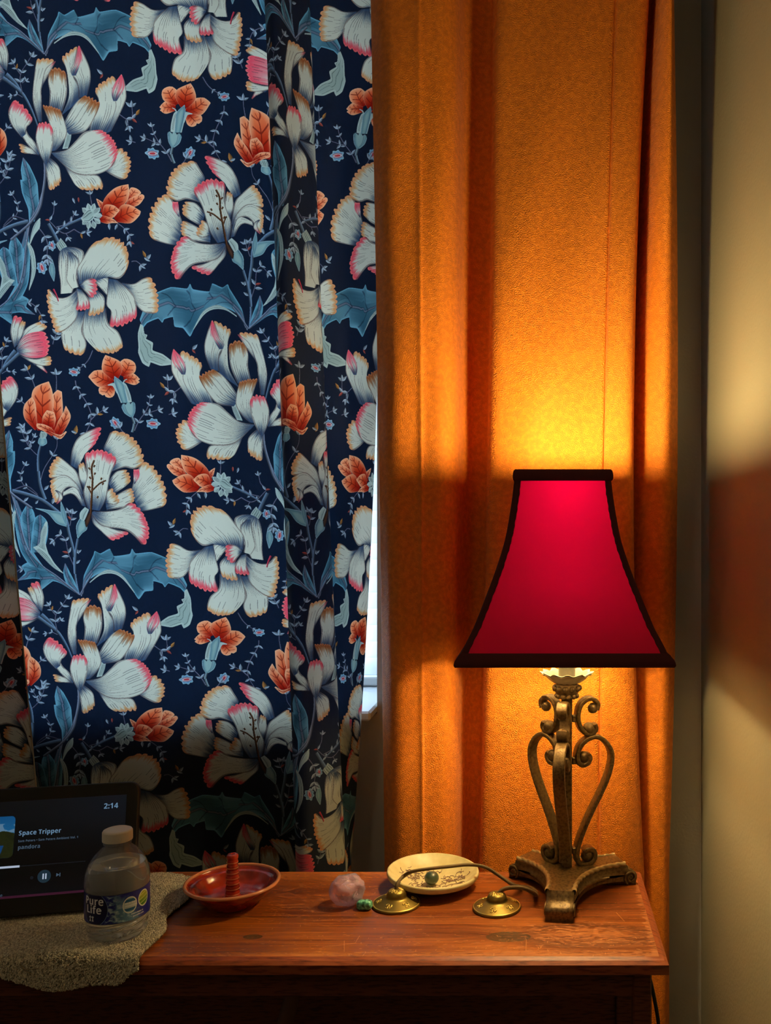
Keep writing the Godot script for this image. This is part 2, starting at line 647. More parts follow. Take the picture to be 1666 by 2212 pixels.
func build_velvet_curtain() -> void:
	var cols := [
		[850, 862, 872, 1.236, 1.236, 1.238, 0],
		[808, 826, 840, 1.236, 1.236, 1.238, 50],
		[801, 819, 831, 1.228, 1.229, 1.230, 75],
		[806, 825, 838, 1.216, 1.218, 1.218, 100],
		[822, 838, 850, 1.196, 1.198, 1.199, 122],
		[846, 860, 870, 1.1850, 1.1865, 1.190, 148],
		[888, 898, 903, 1.1820, 1.1840, 1.188, 190],
		[904, 910, 913, 1.1785, 1.1805, 1.185, 206],
		[914, 919, 922, 1.1815, 1.1835, 1.188, 217],
		[952, 957, 962, 1.1830, 1.1850, 1.189, 258],
		[984, 985, 985, 1.202, 1.204, 1.206, 305],
		[1002, 1000, 998, 1.240, 1.242, 1.240, 350],
		[1028, 1022, 1012, 1.260, 1.262, 1.256, 390],
		[1060, 1050, 1032, 1.264, 1.264, 1.258, 422],
		[1072, 1060, 1040, 1.236, 1.236, 1.230, 445],
		[1066, 1053, 1036, 1.200, 1.200, 1.200, 465],
		[1084, 1070, 1050, 1.178, 1.176, 1.178, 480],
		[1150, 1138, 1120, 1.170, 1.166, 1.172, 545],
		[1240, 1225, 1210, 1.168, 1.164, 1.172, 635],
		[1320, 1296, 1282, 1.160, 1.160, 1.170, 715],
		[1332, 1304, 1294, 1.165, 1.164, 1.175, 728],
		[1342, 1312, 1304, 1.158, 1.158, 1.170, 740],
		[1385, 1350, 1355, 1.152, 1.158, 1.178, 790],
		[1405, 1367, 1388, 1.160, 1.168, 1.195, 820],
		[1402, 1369, 1392, 1.192, 1.196, 1.212, 850],
		[1394, 1364, 1386, 1.222, 1.226, 1.226, 885],
		[1412, 1370, 1388, 1.214, 1.222, 1.228, 915],
		[1436, 1396, 1402, 1.128, 1.200, 1.216, 950],
		[1450, 1432, 1432, 1.096, 1.186, 1.212, 985],
		[1455, 1452, 1444, 1.100, 1.196, 1.224, 1010],
		[1455, 1464, 1446, 1.165, 1.228, 1.244, 1045],
		[1448, 1458, 1440, 1.225, 1.250, 1.262, 1080],
	]
	var o := obj("velvet_curtain", hang(cols, 150, 5, 2.395, 0.03, false), M["velvet"])
	tag(o, "heavy golden orange velvet curtain hanging in wide folds behind the lamp", "curtain")


# ---------------------------------------------------------------- the table and the towel
func make_wood() -> void:
	var w := 2048
	var h := 512
	var n1 := noise(0.5, 3, 101)
	var n2 := noise(1.0, 2, 102)
	var n3 := noise(0.5, 4, 103)
	var rr := RandomNumberGenerator.new()
	rr.seed = 55
	var bytes := PackedByteArray()
	bytes.resize(w * h * 3)
	var rough := PackedByteArray()
	rough.resize(w * h)
	var wide := 0.871
	var deep := 0.214
	for y in h:
		var v := float(y) / h          # 0 at the wall, 1 at the front
		for x in w:
			var u := float(x) / w
			var mx := u * wide
			var my := v * deep
			# rings bend round the knots
			var yy := my
			var kd := 9.0
			for k in [[0.722, 0.172, 0.0115], [0.46, 0.172, 0.005]]:
				var dx: float = (mx - k[0]) / 2.0
				var dy: float = my - k[1]
				var dd := sqrt(dx * dx + dy * dy) / float(k[2])
				kd = minf(kd, dd)
				yy += k[2] * 0.9 * signf(dy) * exp(-dd * dd * 0.35)
			var g := n1.get_noise_2d(mx * 9.0, yy * 420.0)
			var g2 := n2.get_noise_2d(mx * 14.0, yy * 1500.0)
			var big := n3.get_noise_2d(mx * 7.0, my * 26.0)
			var t := 0.46 + g * 0.75 + g2 * 0.3
			var r := lerpf(0.39, 0.62, t) + big * 0.15
			var gr := lerpf(0.17, 0.335, t) + big * 0.10
			var b := lerpf(0.03, 0.075, t) + big * 0.025
			# the board seam, a third from the back
			var seam := absf(my - 0.126 - 0.0006 * g)
			if my < 0.126:
				r *= 0.94
				gr *= 0.9
				b *= 0.9
			if seam < 0.0006:
				r *= 0.55
				gr *= 0.5
				b *= 0.5
			if kd < 1.0:
				var kk := lerpf(0.55, 0.9, absf(sin(kd * 7.0))) if kd > 0.72 else 0.72 + 0.12 * sin(kd * 14.0)
				r *= kk * 0.8
				gr *= kk * 1.02
				b *= kk * 1.7
			# rubbed places: back strip, a patch near the right front, the front edge
			var scuff := n3.get_noise_2d(mx * 170.0 + 40.0, my * 620.0)
			var wear := 0.0
			wear += smoothstep(0.036, 0.008, my) * 0.45
			var px := (mx - 0.80) / 0.06
			var py := (my - 0.168) / 0.022
			wear += 0.72 * exp(-(px * px + py * py))
			var ring := sqrt(px * px + py * py)
			var dark := 0.30 * exp(-pow((ring - 1.05) / 0.28, 2.0)) * (0.7 + 0.6 * big)
			r *= 1.0 - dark
			gr *= 1.0 - dark * 1.1
			b *= 1.0 - dark * 1.1
			wear += smoothstep(0.016, 0.0, deep - my) * 0.8
			wear += smoothstep(0.010, 0.0, wide - mx) * 0.7
			wear += 0.14 * smoothstep(0.1, 0.5, big)
			var lx := (mx - 0.40) / 0.11
			var ly := (my - 0.06) / 0.05
			wear += 0.32 * exp(-(lx * lx + ly * ly))
			var s := clampf((scuff * 1.25 + wear - 0.44) * 3.6, 0.0, 1.0)
			r = lerpf(r, 0.74, s * 0.6)
			gr = lerpf(gr, 0.46, s * 0.6)
			b = lerpf(b, 0.25, s * 0.6)
			var i := (y * w + x)
			bytes[i * 3] = clampi(int(r * 255.0), 0, 255)
			bytes[i * 3 + 1] = clampi(int(gr * 255.0), 0, 255)
			bytes[i * 3 + 2] = clampi(int(b * 255.0), 0, 255)
			rough[i] = clampi(int((0.36 + 0.12 * t + 0.3 * s + 0.06 * g2) * 255.0), 0, 255)
	var im := Image.create_from_data(w, h, false, Image.FORMAT_RGB8, bytes)
	# scratches and pale nicks
	for k in 760:
		var a := Vector2(rr.randf_range(560, 2040), rr.randf_range(10, 508))
		if rr.randf() < 0.45:
			a.y = rr.randf_range(400, 508)
		var d := Vector2.from_angle(rr.randf_range(-0.35, 0.35) + (PI * 0.5 if rr.randf() < 0.12 else 0.0))
		var ln := rr.randf_range(2, 12) if rr.randf() < 0.93 else rr.randf_range(20, 80)
		if rr.randf() < 0.35:
			a = Vector2(rr.randf_range(880, 1330), rr.randf_range(20, 330))
		var c := Color(0.86, 0.62, 0.40) if rr.randf() < 0.75 else Color(0.25, 0.1, 0.05)
		for q in int(ln):
			var p := a + d * q + Vector2(0, rr.randf_range(-0.6, 0.6))
			if p.x >= 0 and p.x < w - 1 and p.y >= 0 and p.y < h - 1:
				im.set_pixel(int(p.x), int(p.y), im.get_pixel(int(p.x), int(p.y)).lerp(c, 0.8))
				if rr.randf() < 0.6:
					im.set_pixel(int(p.x), int(p.y) + 1, im.get_pixel(int(p.x), int(p.y) + 1).lerp(c, 0.5))
	var m := mat("table wood", Color(1, 1, 1), 1.0)
	m.albedo_texture = ImageTexture.create_from_image(im)
	m.roughness_texture = ImageTexture.create_from_image(Image.create_from_data(w, h, false, Image.FORMAT_L8, rough))
	m.texture_repeat = false
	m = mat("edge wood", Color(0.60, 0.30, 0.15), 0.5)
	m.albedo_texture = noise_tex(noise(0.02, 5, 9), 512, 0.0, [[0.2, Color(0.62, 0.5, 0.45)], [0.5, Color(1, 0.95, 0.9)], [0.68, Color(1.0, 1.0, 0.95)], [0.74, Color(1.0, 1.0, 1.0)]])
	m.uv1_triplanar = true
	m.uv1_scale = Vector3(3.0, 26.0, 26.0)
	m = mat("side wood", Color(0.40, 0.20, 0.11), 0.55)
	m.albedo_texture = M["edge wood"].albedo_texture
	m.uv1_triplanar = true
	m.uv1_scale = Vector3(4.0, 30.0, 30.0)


func build_table() -> void:
	var t := thing("console_table", "narrow worn red-brown wooden table below the curtains", "table", Vector3.ZERO)
	var l := -0.75
	var r := 0.121
	var f := -0.8598
	var b := -1.074
	# the board: flat top, chamfer all round, upright edge, underside
	var top := Shape.new()
	var rows := PackedVector3Array([Vector3(l, TOP, b), Vector3(r, TOP, b), Vector3(l, TOP, f), Vector3(r, TOP, f)])
	top.sheet(rows, 2, false, false, PackedVector2Array([Vector2(0, 0), Vector2(1, 0), Vector2(0, 1), Vector2(1, 1)]))
	obj("tabletop", top.mesh(), M["table wood"], t)
	var e := Shape.new()
	var loops := [[0.0, 0.0], [0.0045, -0.0018], [0.0082, -0.0045], [0.0084, -0.0047], [0.0084, -0.0138], [0.0074, -0.0146], [-0.02, -0.0146]]
	for k in loops.size() - 1:
		var p := PackedVector3Array()
		for q in [k, k + 1]:
			var g: float = loops[q][0]
			var y: float = TOP + loops[q][1]
			var n := 40
			# a slightly battered outline
			for i in n:
				p.append(Vector3(lerpf(l - g, r + g, float(i) / n), y, b - g))
			for i in 12:
				p.append(Vector3(r + g, y, lerpf(b - g, f + g, float(i) / 12)))
			for i in n:
				var wob := 0.0004 * sin(i * 12.7) * (1.0 if q in [1, 2, 3] else 0.0)
				p.append(Vector3(lerpf(r + g, l - g, float(i) / n), y, f + g + wob))
			for i in 12:
				p.append(Vector3(l - g, y, lerpf(f + g, b - g, float(i) / 12)))
		e.sheet(p, 104, true, true)
	obj("board_edge", e.mesh(), M["edge wood"], t)
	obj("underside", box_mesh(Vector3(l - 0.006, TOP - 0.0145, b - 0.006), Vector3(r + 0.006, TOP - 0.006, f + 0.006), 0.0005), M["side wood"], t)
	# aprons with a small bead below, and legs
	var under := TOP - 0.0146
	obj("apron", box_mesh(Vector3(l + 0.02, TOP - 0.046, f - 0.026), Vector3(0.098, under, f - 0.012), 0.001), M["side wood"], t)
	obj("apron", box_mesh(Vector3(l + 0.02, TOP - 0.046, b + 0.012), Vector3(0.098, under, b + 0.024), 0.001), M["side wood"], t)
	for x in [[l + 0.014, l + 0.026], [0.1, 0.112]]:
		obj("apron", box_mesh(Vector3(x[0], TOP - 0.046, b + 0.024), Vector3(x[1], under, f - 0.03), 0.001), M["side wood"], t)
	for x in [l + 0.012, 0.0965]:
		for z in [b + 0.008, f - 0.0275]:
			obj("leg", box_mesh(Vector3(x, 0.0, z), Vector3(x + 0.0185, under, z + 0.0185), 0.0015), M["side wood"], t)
	obj("unseen_back_panel", box_mesh(Vector3(l + 0.0305, 0.02, b + 0.0125), Vector3(0.0965, TOP - 0.046, b + 0.02), 0.0005), M["side wood"], t)  # unseen; placed to hide the lit curtains and darken under the table
	# a thin rod that leans in the dark below
	var s := Shape.new().tube(PackedVector3Array([Vector3(-0.262, TOP - 0.068, -0.975), Vector3(-0.2625, TOP - 0.0705, -0.973), Vector3(-0.41, 0.008, -0.90)]), PackedFloat32Array([0.006, 0.0085, 0.0085]), 16)
	var o := obj("wooden_rod", s.mesh(), M["dowel"])
	tag(o, "blunt brown wooden rod in the dark under the table", "rod")


# the towel: lies on the left of the board and hangs over its front edge
func towel_point(u: float, w: float, lift: float) -> Vector3:
	# u runs along the table from the left, w from the back edge to the front and over it
	var back := curve_at([0.0, -1.072, 0.5, -1.066, 0.82, -1.05, 1.0, -1.045], u)
	var right_x := curve_at([0.0, -0.394, 0.25, -0.388, 0.5, -0.394, 0.7, -0.380, 0.88, -0.384, 1.0, -0.382], w)
	var x := lerpf(-0.70, right_x, u)
	var reach := curve_at([0.0, 0.228, 0.45, 0.232, 0.72, 0.232, 0.93, 0.222, 1.0, 0.206], u)
	var run := w * reach
	var z := back + run
	var y := TOP + 0.0028
	var lip := -0.8535
	var nrm := Vector3.UP
	if z > lip:
		var over := z - lip
		var ang := minf(over / 0.008, 1.0) * PI * 0.46
		z = lip + sin(ang) * 0.005 + maxf(over - 0.008, 0.0) * 0.12
		y -= (1.0 - cos(ang)) * 0.005 + maxf(over - 0.008, 0.0) * 0.93
		nrm = Vector3(0, cos(ang), sin(ang))
	var ripple := 0.0016 * sin(u * 17.0 + w * 5.0) * sin(w * 11.0 + 0.7) + 0.0022 * exp(-pow((u - 0.86 + 0.1 * w) / 0.07, 2.0)) + 0.002 * exp(-pow((w - 0.16) / 0.06, 2.0)) * smoothstep(0.5, 0.8, u)
	return Vector3(x, y, z) + nrm * (lift + maxf(ripple, -0.0014))


func curve_at(pairs: Array, x: float) -> float:
	for i in range(0, pairs.size() - 2, 2):
		if x <= pairs[i + 2]:
			return lerpf(pairs[i + 1], pairs[i + 3], smoothstep(0.0, 1.0, (x - pairs[i]) / (pairs[i + 2] - pairs[i])))
	return pairs[pairs.size() - 1]


func build_towel() -> void:
	var t := thing("terry_towel", "grey-brown terry towel under the bottle and display, hanging over the table edge", "towel", Vector3.ZERO)
	var nu := 90
	var nw := 80
	var upper := PackedVector3Array()
	var lower := PackedVector3Array()
	for j in nw:
		for i in nu:
			var u := float(i) / (nu - 1)
			var w := float(j) / (nw - 1)
			var edge := minf(minf(w, 1.0 - w) * 40.0, (1.0 - u) * 50.0)
			upper.append(towel_point(u, w, 0.0004 + 0.0012 * clampf(edge, 0.0, 1.0)))
			lower.append(towel_point(u, w, -0.0002))
	var s := Shape.new()
	s.sheet(upper, nu)
	s.sheet(lower, nu, false, true)
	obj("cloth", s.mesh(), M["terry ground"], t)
	# the pile: small upright loops
	var loop := Shape.new()
	var path := PackedVector3Array()
	for k in 6:
		var a := PI * k / 5.0
		path.append(Vector3(cos(a) * 0.00075, sin(a) * 0.0021 - 0.0004, 0.0))
	loop.tube(path, PackedFloat32Array([0.00042]), 4)
	var lm := loop.mesh()
	var mm := MultiMesh.new()
	mm.transform_format = MultiMesh.TRANSFORM_3D
	mm.use_colors = true
	mm.mesh = lm
	var count := 62000
	mm.instance_count = count
	var rr := RandomNumberGenerator.new()
	rr.seed = 12
	for i in count:
		var u := 1.0 - pow(rr.randf(), 0.9) * 0.75
		var w := rr.randf()
		var at := towel_point(u, w, 0.0012)
		var nx := towel_point(minf(u + 0.004, 1.0), w, 0.0012) - towel_point(maxf(u - 0.004, 0.0), w, 0.0012)
		var nz := towel_point(u, minf(w + 0.006, 1.0), 0.0012) - towel_point(u, maxf(w - 0.006, 0.0), 0.0012)
		var up := nz.cross(nx).normalized()
		up = (up + Vector3(rr.randf_range(-0.7, 0.7), rr.randf_range(-0.1, 0.4), rr.randf_range(-0.7, 0.7))).normalized()
		var side := up.cross(Vector3(rr.randf_range(-1, 1), 0.1, rr.randf_range(-1, 1))).normalized()
		var sc := rr.randf_range(0.75, 1.35)
		mm.set_instance_transform(i, Transform3D(Basis(side * sc, up * sc, side.cross(up) * sc), at))
		var k := 0.55 + 0.75 * rr.randf()
		mm.set_instance_color(i, Color(k, k, k))
	var pile := MultiMeshInstance3D.new()
	pile.name = "pile"
	pile.multimesh = mm
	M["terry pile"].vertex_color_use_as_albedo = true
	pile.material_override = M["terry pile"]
	pile.set_meta("kind", "stuff")
	t.add_child(pile)
	# frayed threads at the front corner
	for k in [[[48, 2086], [52, 2096], [70, 2104], [95, 2109], [128, 2112]], [[78, 2092], [86, 2100], [90, 2109], [112, 2108]], [[45, 2078], [47, 2088], [60, 2094], [88, 2090]]]:
		var p := []
		for q in k:
			p.append(seen(q[0], q[1], 0.8435))
		obj("loose_thread", Shape.new().tube(curve3(p, 14), PackedFloat32Array([0.0005]), 5).mesh(), M["thread"], t)


# ---------------------------------------------------------------- the lamp
const SHADE := [[0.0527, 0.0690], [0.0545, 0.0520], [0.0583, 0.0231], [0.0642, -0.0088], [0.0738, -0.0401], [0.0851, -0.0707], [0.0969, -0.1004], [0.1106, -0.1292], [0.1154, -0.1390]]

func shade_half(h: float) -> float:
	for i in SHADE.size() - 1:
		var a: float = SHADE[i][1]
		var b: float = SHADE[i + 1][1]
		if h <= a and h >= b:
			var t := (a - h) / (a - b)
			return 0.97 * cubic_interpolate(SHADE[i][0], SHADE[i + 1][0], SHADE[maxi(i - 1, 0)][0], SHADE[mini(i + 2, SHADE.size() - 1)][0], t)
	return 0.97 * (SHADE[0][0] if h > SHADE[0][1] else SHADE[SHADE.size() - 1][0])


# one side of the shade between two heights, out by a little
func shade_side(side: int, h0: float, h1: float, rows: int, out: float, inset0: float, inset1: float) -> PackedVector3Array:
	var pts := PackedVector3Array()
	var turn := Basis(Vector3.UP, side * PI * 0.5)
	for r in rows:
		var h := lerpf(h0, h1, float(r) / (rows - 1))
		var a := shade_half(h)
		var n := 12
		for i in n:
			var x := lerpf(-a + inset0, a - inset1, float(i) / (n - 1))
			pts.append(turn * Vector3(x, h, a + out))
	return pts


func build_lamp() -> void:
	var axis := Vector3(0.0365, TOP, -1.022)
	var t := thing("table_lamp", "wrought scroll table lamp with a square magenta red shade and dark trim", "lamp", axis)
	var up := EYE - TOP            # shade heights are measured from the lens height
	# --- the foot
	var legs := [deg_to_rad(97.5), deg_to_rad(-20.0), deg_to_rad(218.0)]   # towards the room, right, left
	var hw := 0.0148
	var stretch := [1.0, 0.94, 0.86]
	var loops := [[0.072, 0.0272, 0.0], [0.0725, 0.0262, 0.0], [0.0755, 0.0225, 0.0], [0.0768, 0.0185, 0.0], [0.0812, 0.0168, 0.0], [0.0862, 0.0148, 0.0], [0.0882, 0.0115, 0.0], [0.0885, 0.0075, 1.0], [0.0870, 0.0035, 1.0], [0.0868, 0.0, 1.0]]
	var ring := func(reach: float, y: float, arch: float, grow: float) -> PackedVector3Array:
		var p := PackedVector3Array()
		for k in 3:
			# from this leg's tip round the hollow to the next one's
			var a: float = legs[k]
			var b: float = legs[(k + 1) % 3]
			var da := Vector3(cos(a), 0, sin(a))
			var db := Vector3(cos(b), 0, sin(b))
			var na := Vector3(sin(a), 0, -cos(a))
			var nb := Vector3(sin(b), 0, -cos(b))
			var ra: float = reach * stretch[k]
			var rb: float = reach * stretch[(k + 1) % 3]
			var pa := da * ra + na * (hw + grow)
			var pb := db * rb - nb * (hw + grow)
			var mid := (da + db).normalized() * (0.012 + grow)
			for i in 4:
				p.append((da * ra - na * (hw + grow)).lerp(pa, float(i) / 4.0) + Vector3.UP * y)
			for i in 16:
				var s := float(i) / 16.0
				var q := pa.lerp(mid, s).lerp(mid.lerp(pb, s), s)
				p.append(q + Vector3.UP * (y + arch * 0.009 * pow(sin(PI * s), 0.5)))
		return p
	var s := Shape.new()
	var all := PackedVector3Array()
	for l in loops:
		all.append_array(ring.call(l[0], l[1], l[2], 0.0))
	s.sheet(all, 60, true, true)
	var lid: PackedVector3Array = ring.call(0.072, 0.0272, 0.0, 0.0)
	s.cap(lid, true)
	s.cap(all.slice(all.size() - 60))
	var foot := obj("foot", s.mesh(), M["iron"], t)
	# twisted rope along the three hollows
	for k in 3:
		var part := PackedVector3Array()
		for i in range(4, 21):
			part.append(lid[(k * 20 + i) % 60] + Vector3(0, -0.0012, 0))
		var line := curve3(Array(part), 90)
		var rope := Shape.new()
		var pts := PackedVector3Array()
		for i in 90:
			var d := (line[mini(i + 1, 89)] - line[maxi(i - 1, 0)]).normalized()
			var sd := d.cross(Vector3.UP).normalized()
			for q in 12:
				var a := TAU * q / 12.0
				var r := 0.0027 * (0.72 + 0.42 * absf(sin(a + i * 0.42)))
				pts.append(line[i] + sd * cos(a) * r + Vector3.UP * sin(a) * r)
		rope.sheet(pts, 12, true)
		obj("rope_edging", rope.mesh(), M["worn iron"], foot)
	# little volutes on the flanks of the feet
	for k in 3:
		for sgn in [-1.0, 1.0]:
			var a: float = legs[k]
			var da := Vector3(cos(a), 0, sin(a))
			var na: Vector3 = Vector3(sin(a), 0, -cos(a)) * float(sgn)
			var path := PackedVector3Array()
			for i in 26:
				var th := i * 0.42
				var rr := 0.0015 + 0.00028 * i
				path.append(da * (0.0795 * stretch[k] + cos(th) * rr) + na * (hw + 0.0006) + Vector3.UP * (0.0092 + sin(th) * rr * 0.95))
			obj("foot_volute", Shape.new().tube(path, PackedFloat32Array([0.0012]), 8).mesh(), M["iron"], foot)
	# --- the post and the three scrolls
	s = Shape.new()
	var sq := func(w: float, y: float) -> PackedVector3Array:
		var p := PackedVector3Array()
		for q in [[1, 0.72], [0.72, 1], [-0.72, 1], [-1, 0.72], [-1, -0.72], [-0.72, -1], [0.72, -1], [1, -0.72]]:
			p.append(Vector3(q[0] * w, y, q[1] * w))
		return p
	var post := PackedVector3Array()
	for y in [[0.0058, 0.026], [0.0058, 0.205], [0.0062, 0.208], [0.0062, 0.224]]:
		post.append_array(sq.call(y[0], y[1]))
	s.sheet(post, 8, true, false)
	obj("post", s.mesh(), M["iron"], t)
	var big := curve2([0.0245, 0.1560, 0.0272, 0.1512, 0.0240, 0.1455, 0.0180, 0.1438, 0.0128, 0.1475, 0.0118, 0.1560, 0.0160, 0.1665, 0.0250, 0.1738, 0.0360, 0.1755, 0.0465, 0.1690, 0.0535, 0.1575, 0.0540, 0.1440, 0.0490, 0.1270, 0.0400, 0.1080, 0.0290, 0.0880, 0.0200, 0.0690, 0.0140, 0.0540, 0.0112, 0.0420, 0.0125, 0.0325, 0.0185, 0.0282, 0.0275, 0.0290, 0.0330, 0.0350, 0.0320, 0.0425, 0.0250, 0.0450, 0.0195, 0.0420], 150)
	var top := curve2([0.0355, 0.2068, 0.0370, 0.2140, 0.0310, 0.2200, 0.0230, 0.2195, 0.0160, 0.2135, 0.0130, 0.2050, 0.0130, 0.1960, 0.0160, 0.1870, 0.0220, 0.1805, 0.0295, 0.1795, 0.0345, 0.1845, 0.0330, 0.1905], 90)
	for k in 3:
		var a: float = legs[k] + deg_to_rad(4.0)
		# the arm that faces the room runs down straight, without the lower curl
		var run := big
		if k == 0:
			for i in big.size():
				if i > 60 and big[i].y < 0.034:
					run = big.slice(0, i)
					break
		obj("scroll_arm", Shape.new().bar(run, a, 0.0135, 0.0054).mesh(), M["iron"], t)
		obj("scroll_top", Shape.new().bar(top, a, 0.0125, 0.0052).mesh(), M["iron"], t)
		for q in [[0.0205, 0.1520, 0.0072], [0.0320, 0.2085, 0.0062], [0.0272, 0.1850, 0.0075], [0.0246, 0.0372, 0.0074]]:
			if k == 0 and q[1] < 0.05:
				continue
			var ball := SphereMesh.new()
			ball.radius = q[2]
			ball.height = q[2] * 2.0
			ball.radial_segments = 24
			ball.rings = 12
			obj("scroll_ball", ball, M["iron"], t, Vector3(cos(a) * q[0], q[1], sin(a) * q[0]))
		for q in [[0.0095, 0.0445], [0.0095, 0.149], [0.0095, 0.198]]:
			var b := Shape.new().box(Vector3(-0.004, -0.004, -0.004), Vector3(0.004, 0.004, 0.004), 0.001).mesh()
			var o := obj("weld_block", b, M["iron"], t, Vector3(cos(a) * q[0], q[1], sin(a) * q[0]))
			o.rotation.y = -a
	# --- neck with beads, leaf cup, candle tube
	s = Shape.new()
	s.lathe(PackedVector2Array([Vector2(0.0, 0.2225), Vector2(0.012, 0.2225), Vector2(0.0125, 0.2245), Vector2(0.0105, 0.2260), Vector2(0.0130, 0.2275), Vector2(0.0142, 0.2310), Vector2(0.0146, 0.2345), Vector2(0.0135, 0.2375), Vector2(0.0122, 0.2388), Vector2(0.0135, 0.2400), Vector2(0.0150, 0.2415), Vector2(0.0, 0.2420)]), 32)
	var neck := obj("neck", s.mesh(), M["iron"], t)
	for row in 2:
		for k in 11:
			var a := TAU * (k + 0.5 * row) / 11.0
			var ball := SphereMesh.new()
			ball.radius = 0.0037 - 0.0006 * row
			ball.height = ball.radius * 2.0
			ball.radial_segments = 14
			ball.rings = 8
			obj("bead", ball, M["iron"], neck, Vector3(cos(a) * (0.0140 - 0.0025 * row), 0.2338 - 0.0088 * row, sin(a) * (0.0140 - 0.0025 * row)))
	s = Shape.new()
	for side in 2:
		var pts := PackedVector3Array()
		for r in 14:
			var q := float(r) / 13.0
			for k in 96:
				var a := TAU * k / 96.0
				var flute := cos(a * 12.0)
				var rad := lerpf(0.0095, 0.0298, pow(q, 0.85)) * (1.0 + 0.06 * flute * q * q)
				var y := 0.2405 + 0.0150 * pow(q, 1.5) + 0.0014 * flute * q - 0.0035 * smoothstep(0.82, 1.0, q)
				pts.append(Vector3(cos(a) * rad, y - 0.0016 * side, sin(a) * rad))
		s.sheet(pts, 96, true, side == 1)
	obj("leaf_cup", s.mesh(), M["cup"], t)
	s = Shape.new()
	s.lathe(PackedVector2Array([Vector2(0.0098, 0.241), Vector2(0.0098, 0.286), Vector2(0.0140, 0.289), Vector2(0.0155, 0.300), Vector2(0.0155, 0.331), Vector2(0.0, 0.3315)]), 32)
	obj("socket", s.mesh(), M["socket"], t)
	# --- the bulb
	s = Shape.new()
	s.lathe(curve2([0.0, 0.069, 0.007, 0.0675, 0.0145, 0.061, 0.0180, 0.050, 0.0185, 0.035, 0.0180, 0.0, 0.0170, -0.050, 0.0140, -0.074, 0.0125, -0.082, 0.0, -0.083], 60), 32, true, Vector3(0, up, 0))
	obj("bulb", s.mesh(), M["bulb"], t)
	# four lights in the unseen bulb, spread to reach the velvet and the towel
	for q in [[0.057, 0.45], [0.022, 0.12], [-0.022, 0.08], [-0.066, 0.29]]:
		var lamp := OmniLight3D.new()
		lamp.name = "bulb_light"
		t.add_child(lamp, true)
		lamp.position = Vector3(0, up + q[0], 0)
		lamp.light_color = Color(1.0, 0.89, 0.63)
		lamp.light_energy = LAMP_POWER * q[1]
		lamp.light_size = 0.014
		lamp.omni_range = 12.0
		lamp.omni_attenuation = 2.0
		lamp.shadow_enabled = true
	# --- the shade: cloth, pale lining, dark trim on every edge
	s = Shape.new()
	var inner := Shape.new()
	for side in 4:
		s.sheet(shade_side(side, 0.0685, -0.1386, 40, 0.0, 0.0, 0.0), 12, false, false)
		inner.sheet(shade_side(side, 0.0675, -0.1378, 24, -0.0022, 0.0022, 0.0022), 12, false, true)
	var shade := obj("lamp_shade", s.mesh(), M["red shade"], t, Vector3(-0.0062, up, 0))
	shade.set_meta("label", "glowing magenta red cloth shade")
	obj("lining", inner.mesh(), M["lining"], shade)
	for side in 4:
		for e in [[0.0696, 0.0568, 0.0026], [-0.1258, -0.1399, 0.0026]]:
			var band := Shape.new()
			var ribs := 9
			var pts := PackedVector3Array()
			for r in ribs:
				var a := float(r) / (ribs - 1)
				var h := lerpf(e[0], e[1], a)
				var puff := 0.0016 + 0.0022 * sqrt(maxf(4.0 * a * (1.0 - a), 0.0))
				var row := shade_side(side, h, h, 2, puff, -puff, -puff)
				pts.append_array(row.slice(0, 12))
			band.sheet(pts, 12)
			# turned over the wire, to the inside
			var last := PackedVector3Array()
			for h in ([e[0], e[0] - 0.0035] if e[0] > 0.0 else [e[1], e[1] + 0.006]):
				last.append_array(shade_side(side, h, h, 2, 0.0016 if last.is_empty() else -0.0028, -0.0016 if last.is_empty() else 0.0028, -0.0016 if last.is_empty() else 0.0028).slice(0, 12))
			band.sheet(last, 12, false, e[0] > 0.0)
			obj("band_trim", band.mesh(), M["trim"], shade)
	for c in 4:
		var turn := Basis(Vector3.UP, c * PI * 0.5)
		var pts := PackedVector3Array()
		var rows := 70
		for r in rows:
			var h := lerpf(0.0580, -0.1270, float(r) / (rows - 1))
			var a := shade_half(h)
			var wob := 0.0003 * sin(r * 1.9) + 0.0002 * sin(r * 0.83)
			for q in [[-0.0062, 0.0], [-0.0055, 0.0013], [-0.002, 0.0016], [0.0009, 0.0011], [0.0011, -0.002], [0.0008, -0.0055], [-0.0005, -0.0062]]:
				pts.append(turn * Vector3(a + q[0] + (wob if q[0] < -0.004 else 0.0), h, a + q[1] + (wob if q[1] < -0.004 else 0.0)))
		obj("corner_trim", Shape.new().sheet(pts, 7, false, true).mesh(), M["trim"], shade)
	# wire fitter
	for k in 2:
		var d := Vector3(1, 0, 1 if k == 0 else -1).normalized()
		var fit := Shape.new().tube(PackedVector3Array([d * -0.072 + Vector3.UP * (0.0 - 0.003 * k), d * 0.072 + Vector3.UP * (0.0 - 0.003 * k)]), PackedFloat32Array([0.001]), 6)
		obj("wire_fitter", fit.mesh(), M["socket"], shade, Vector3(0, -0.052, 0))


const LAMP_POWER := 0.295


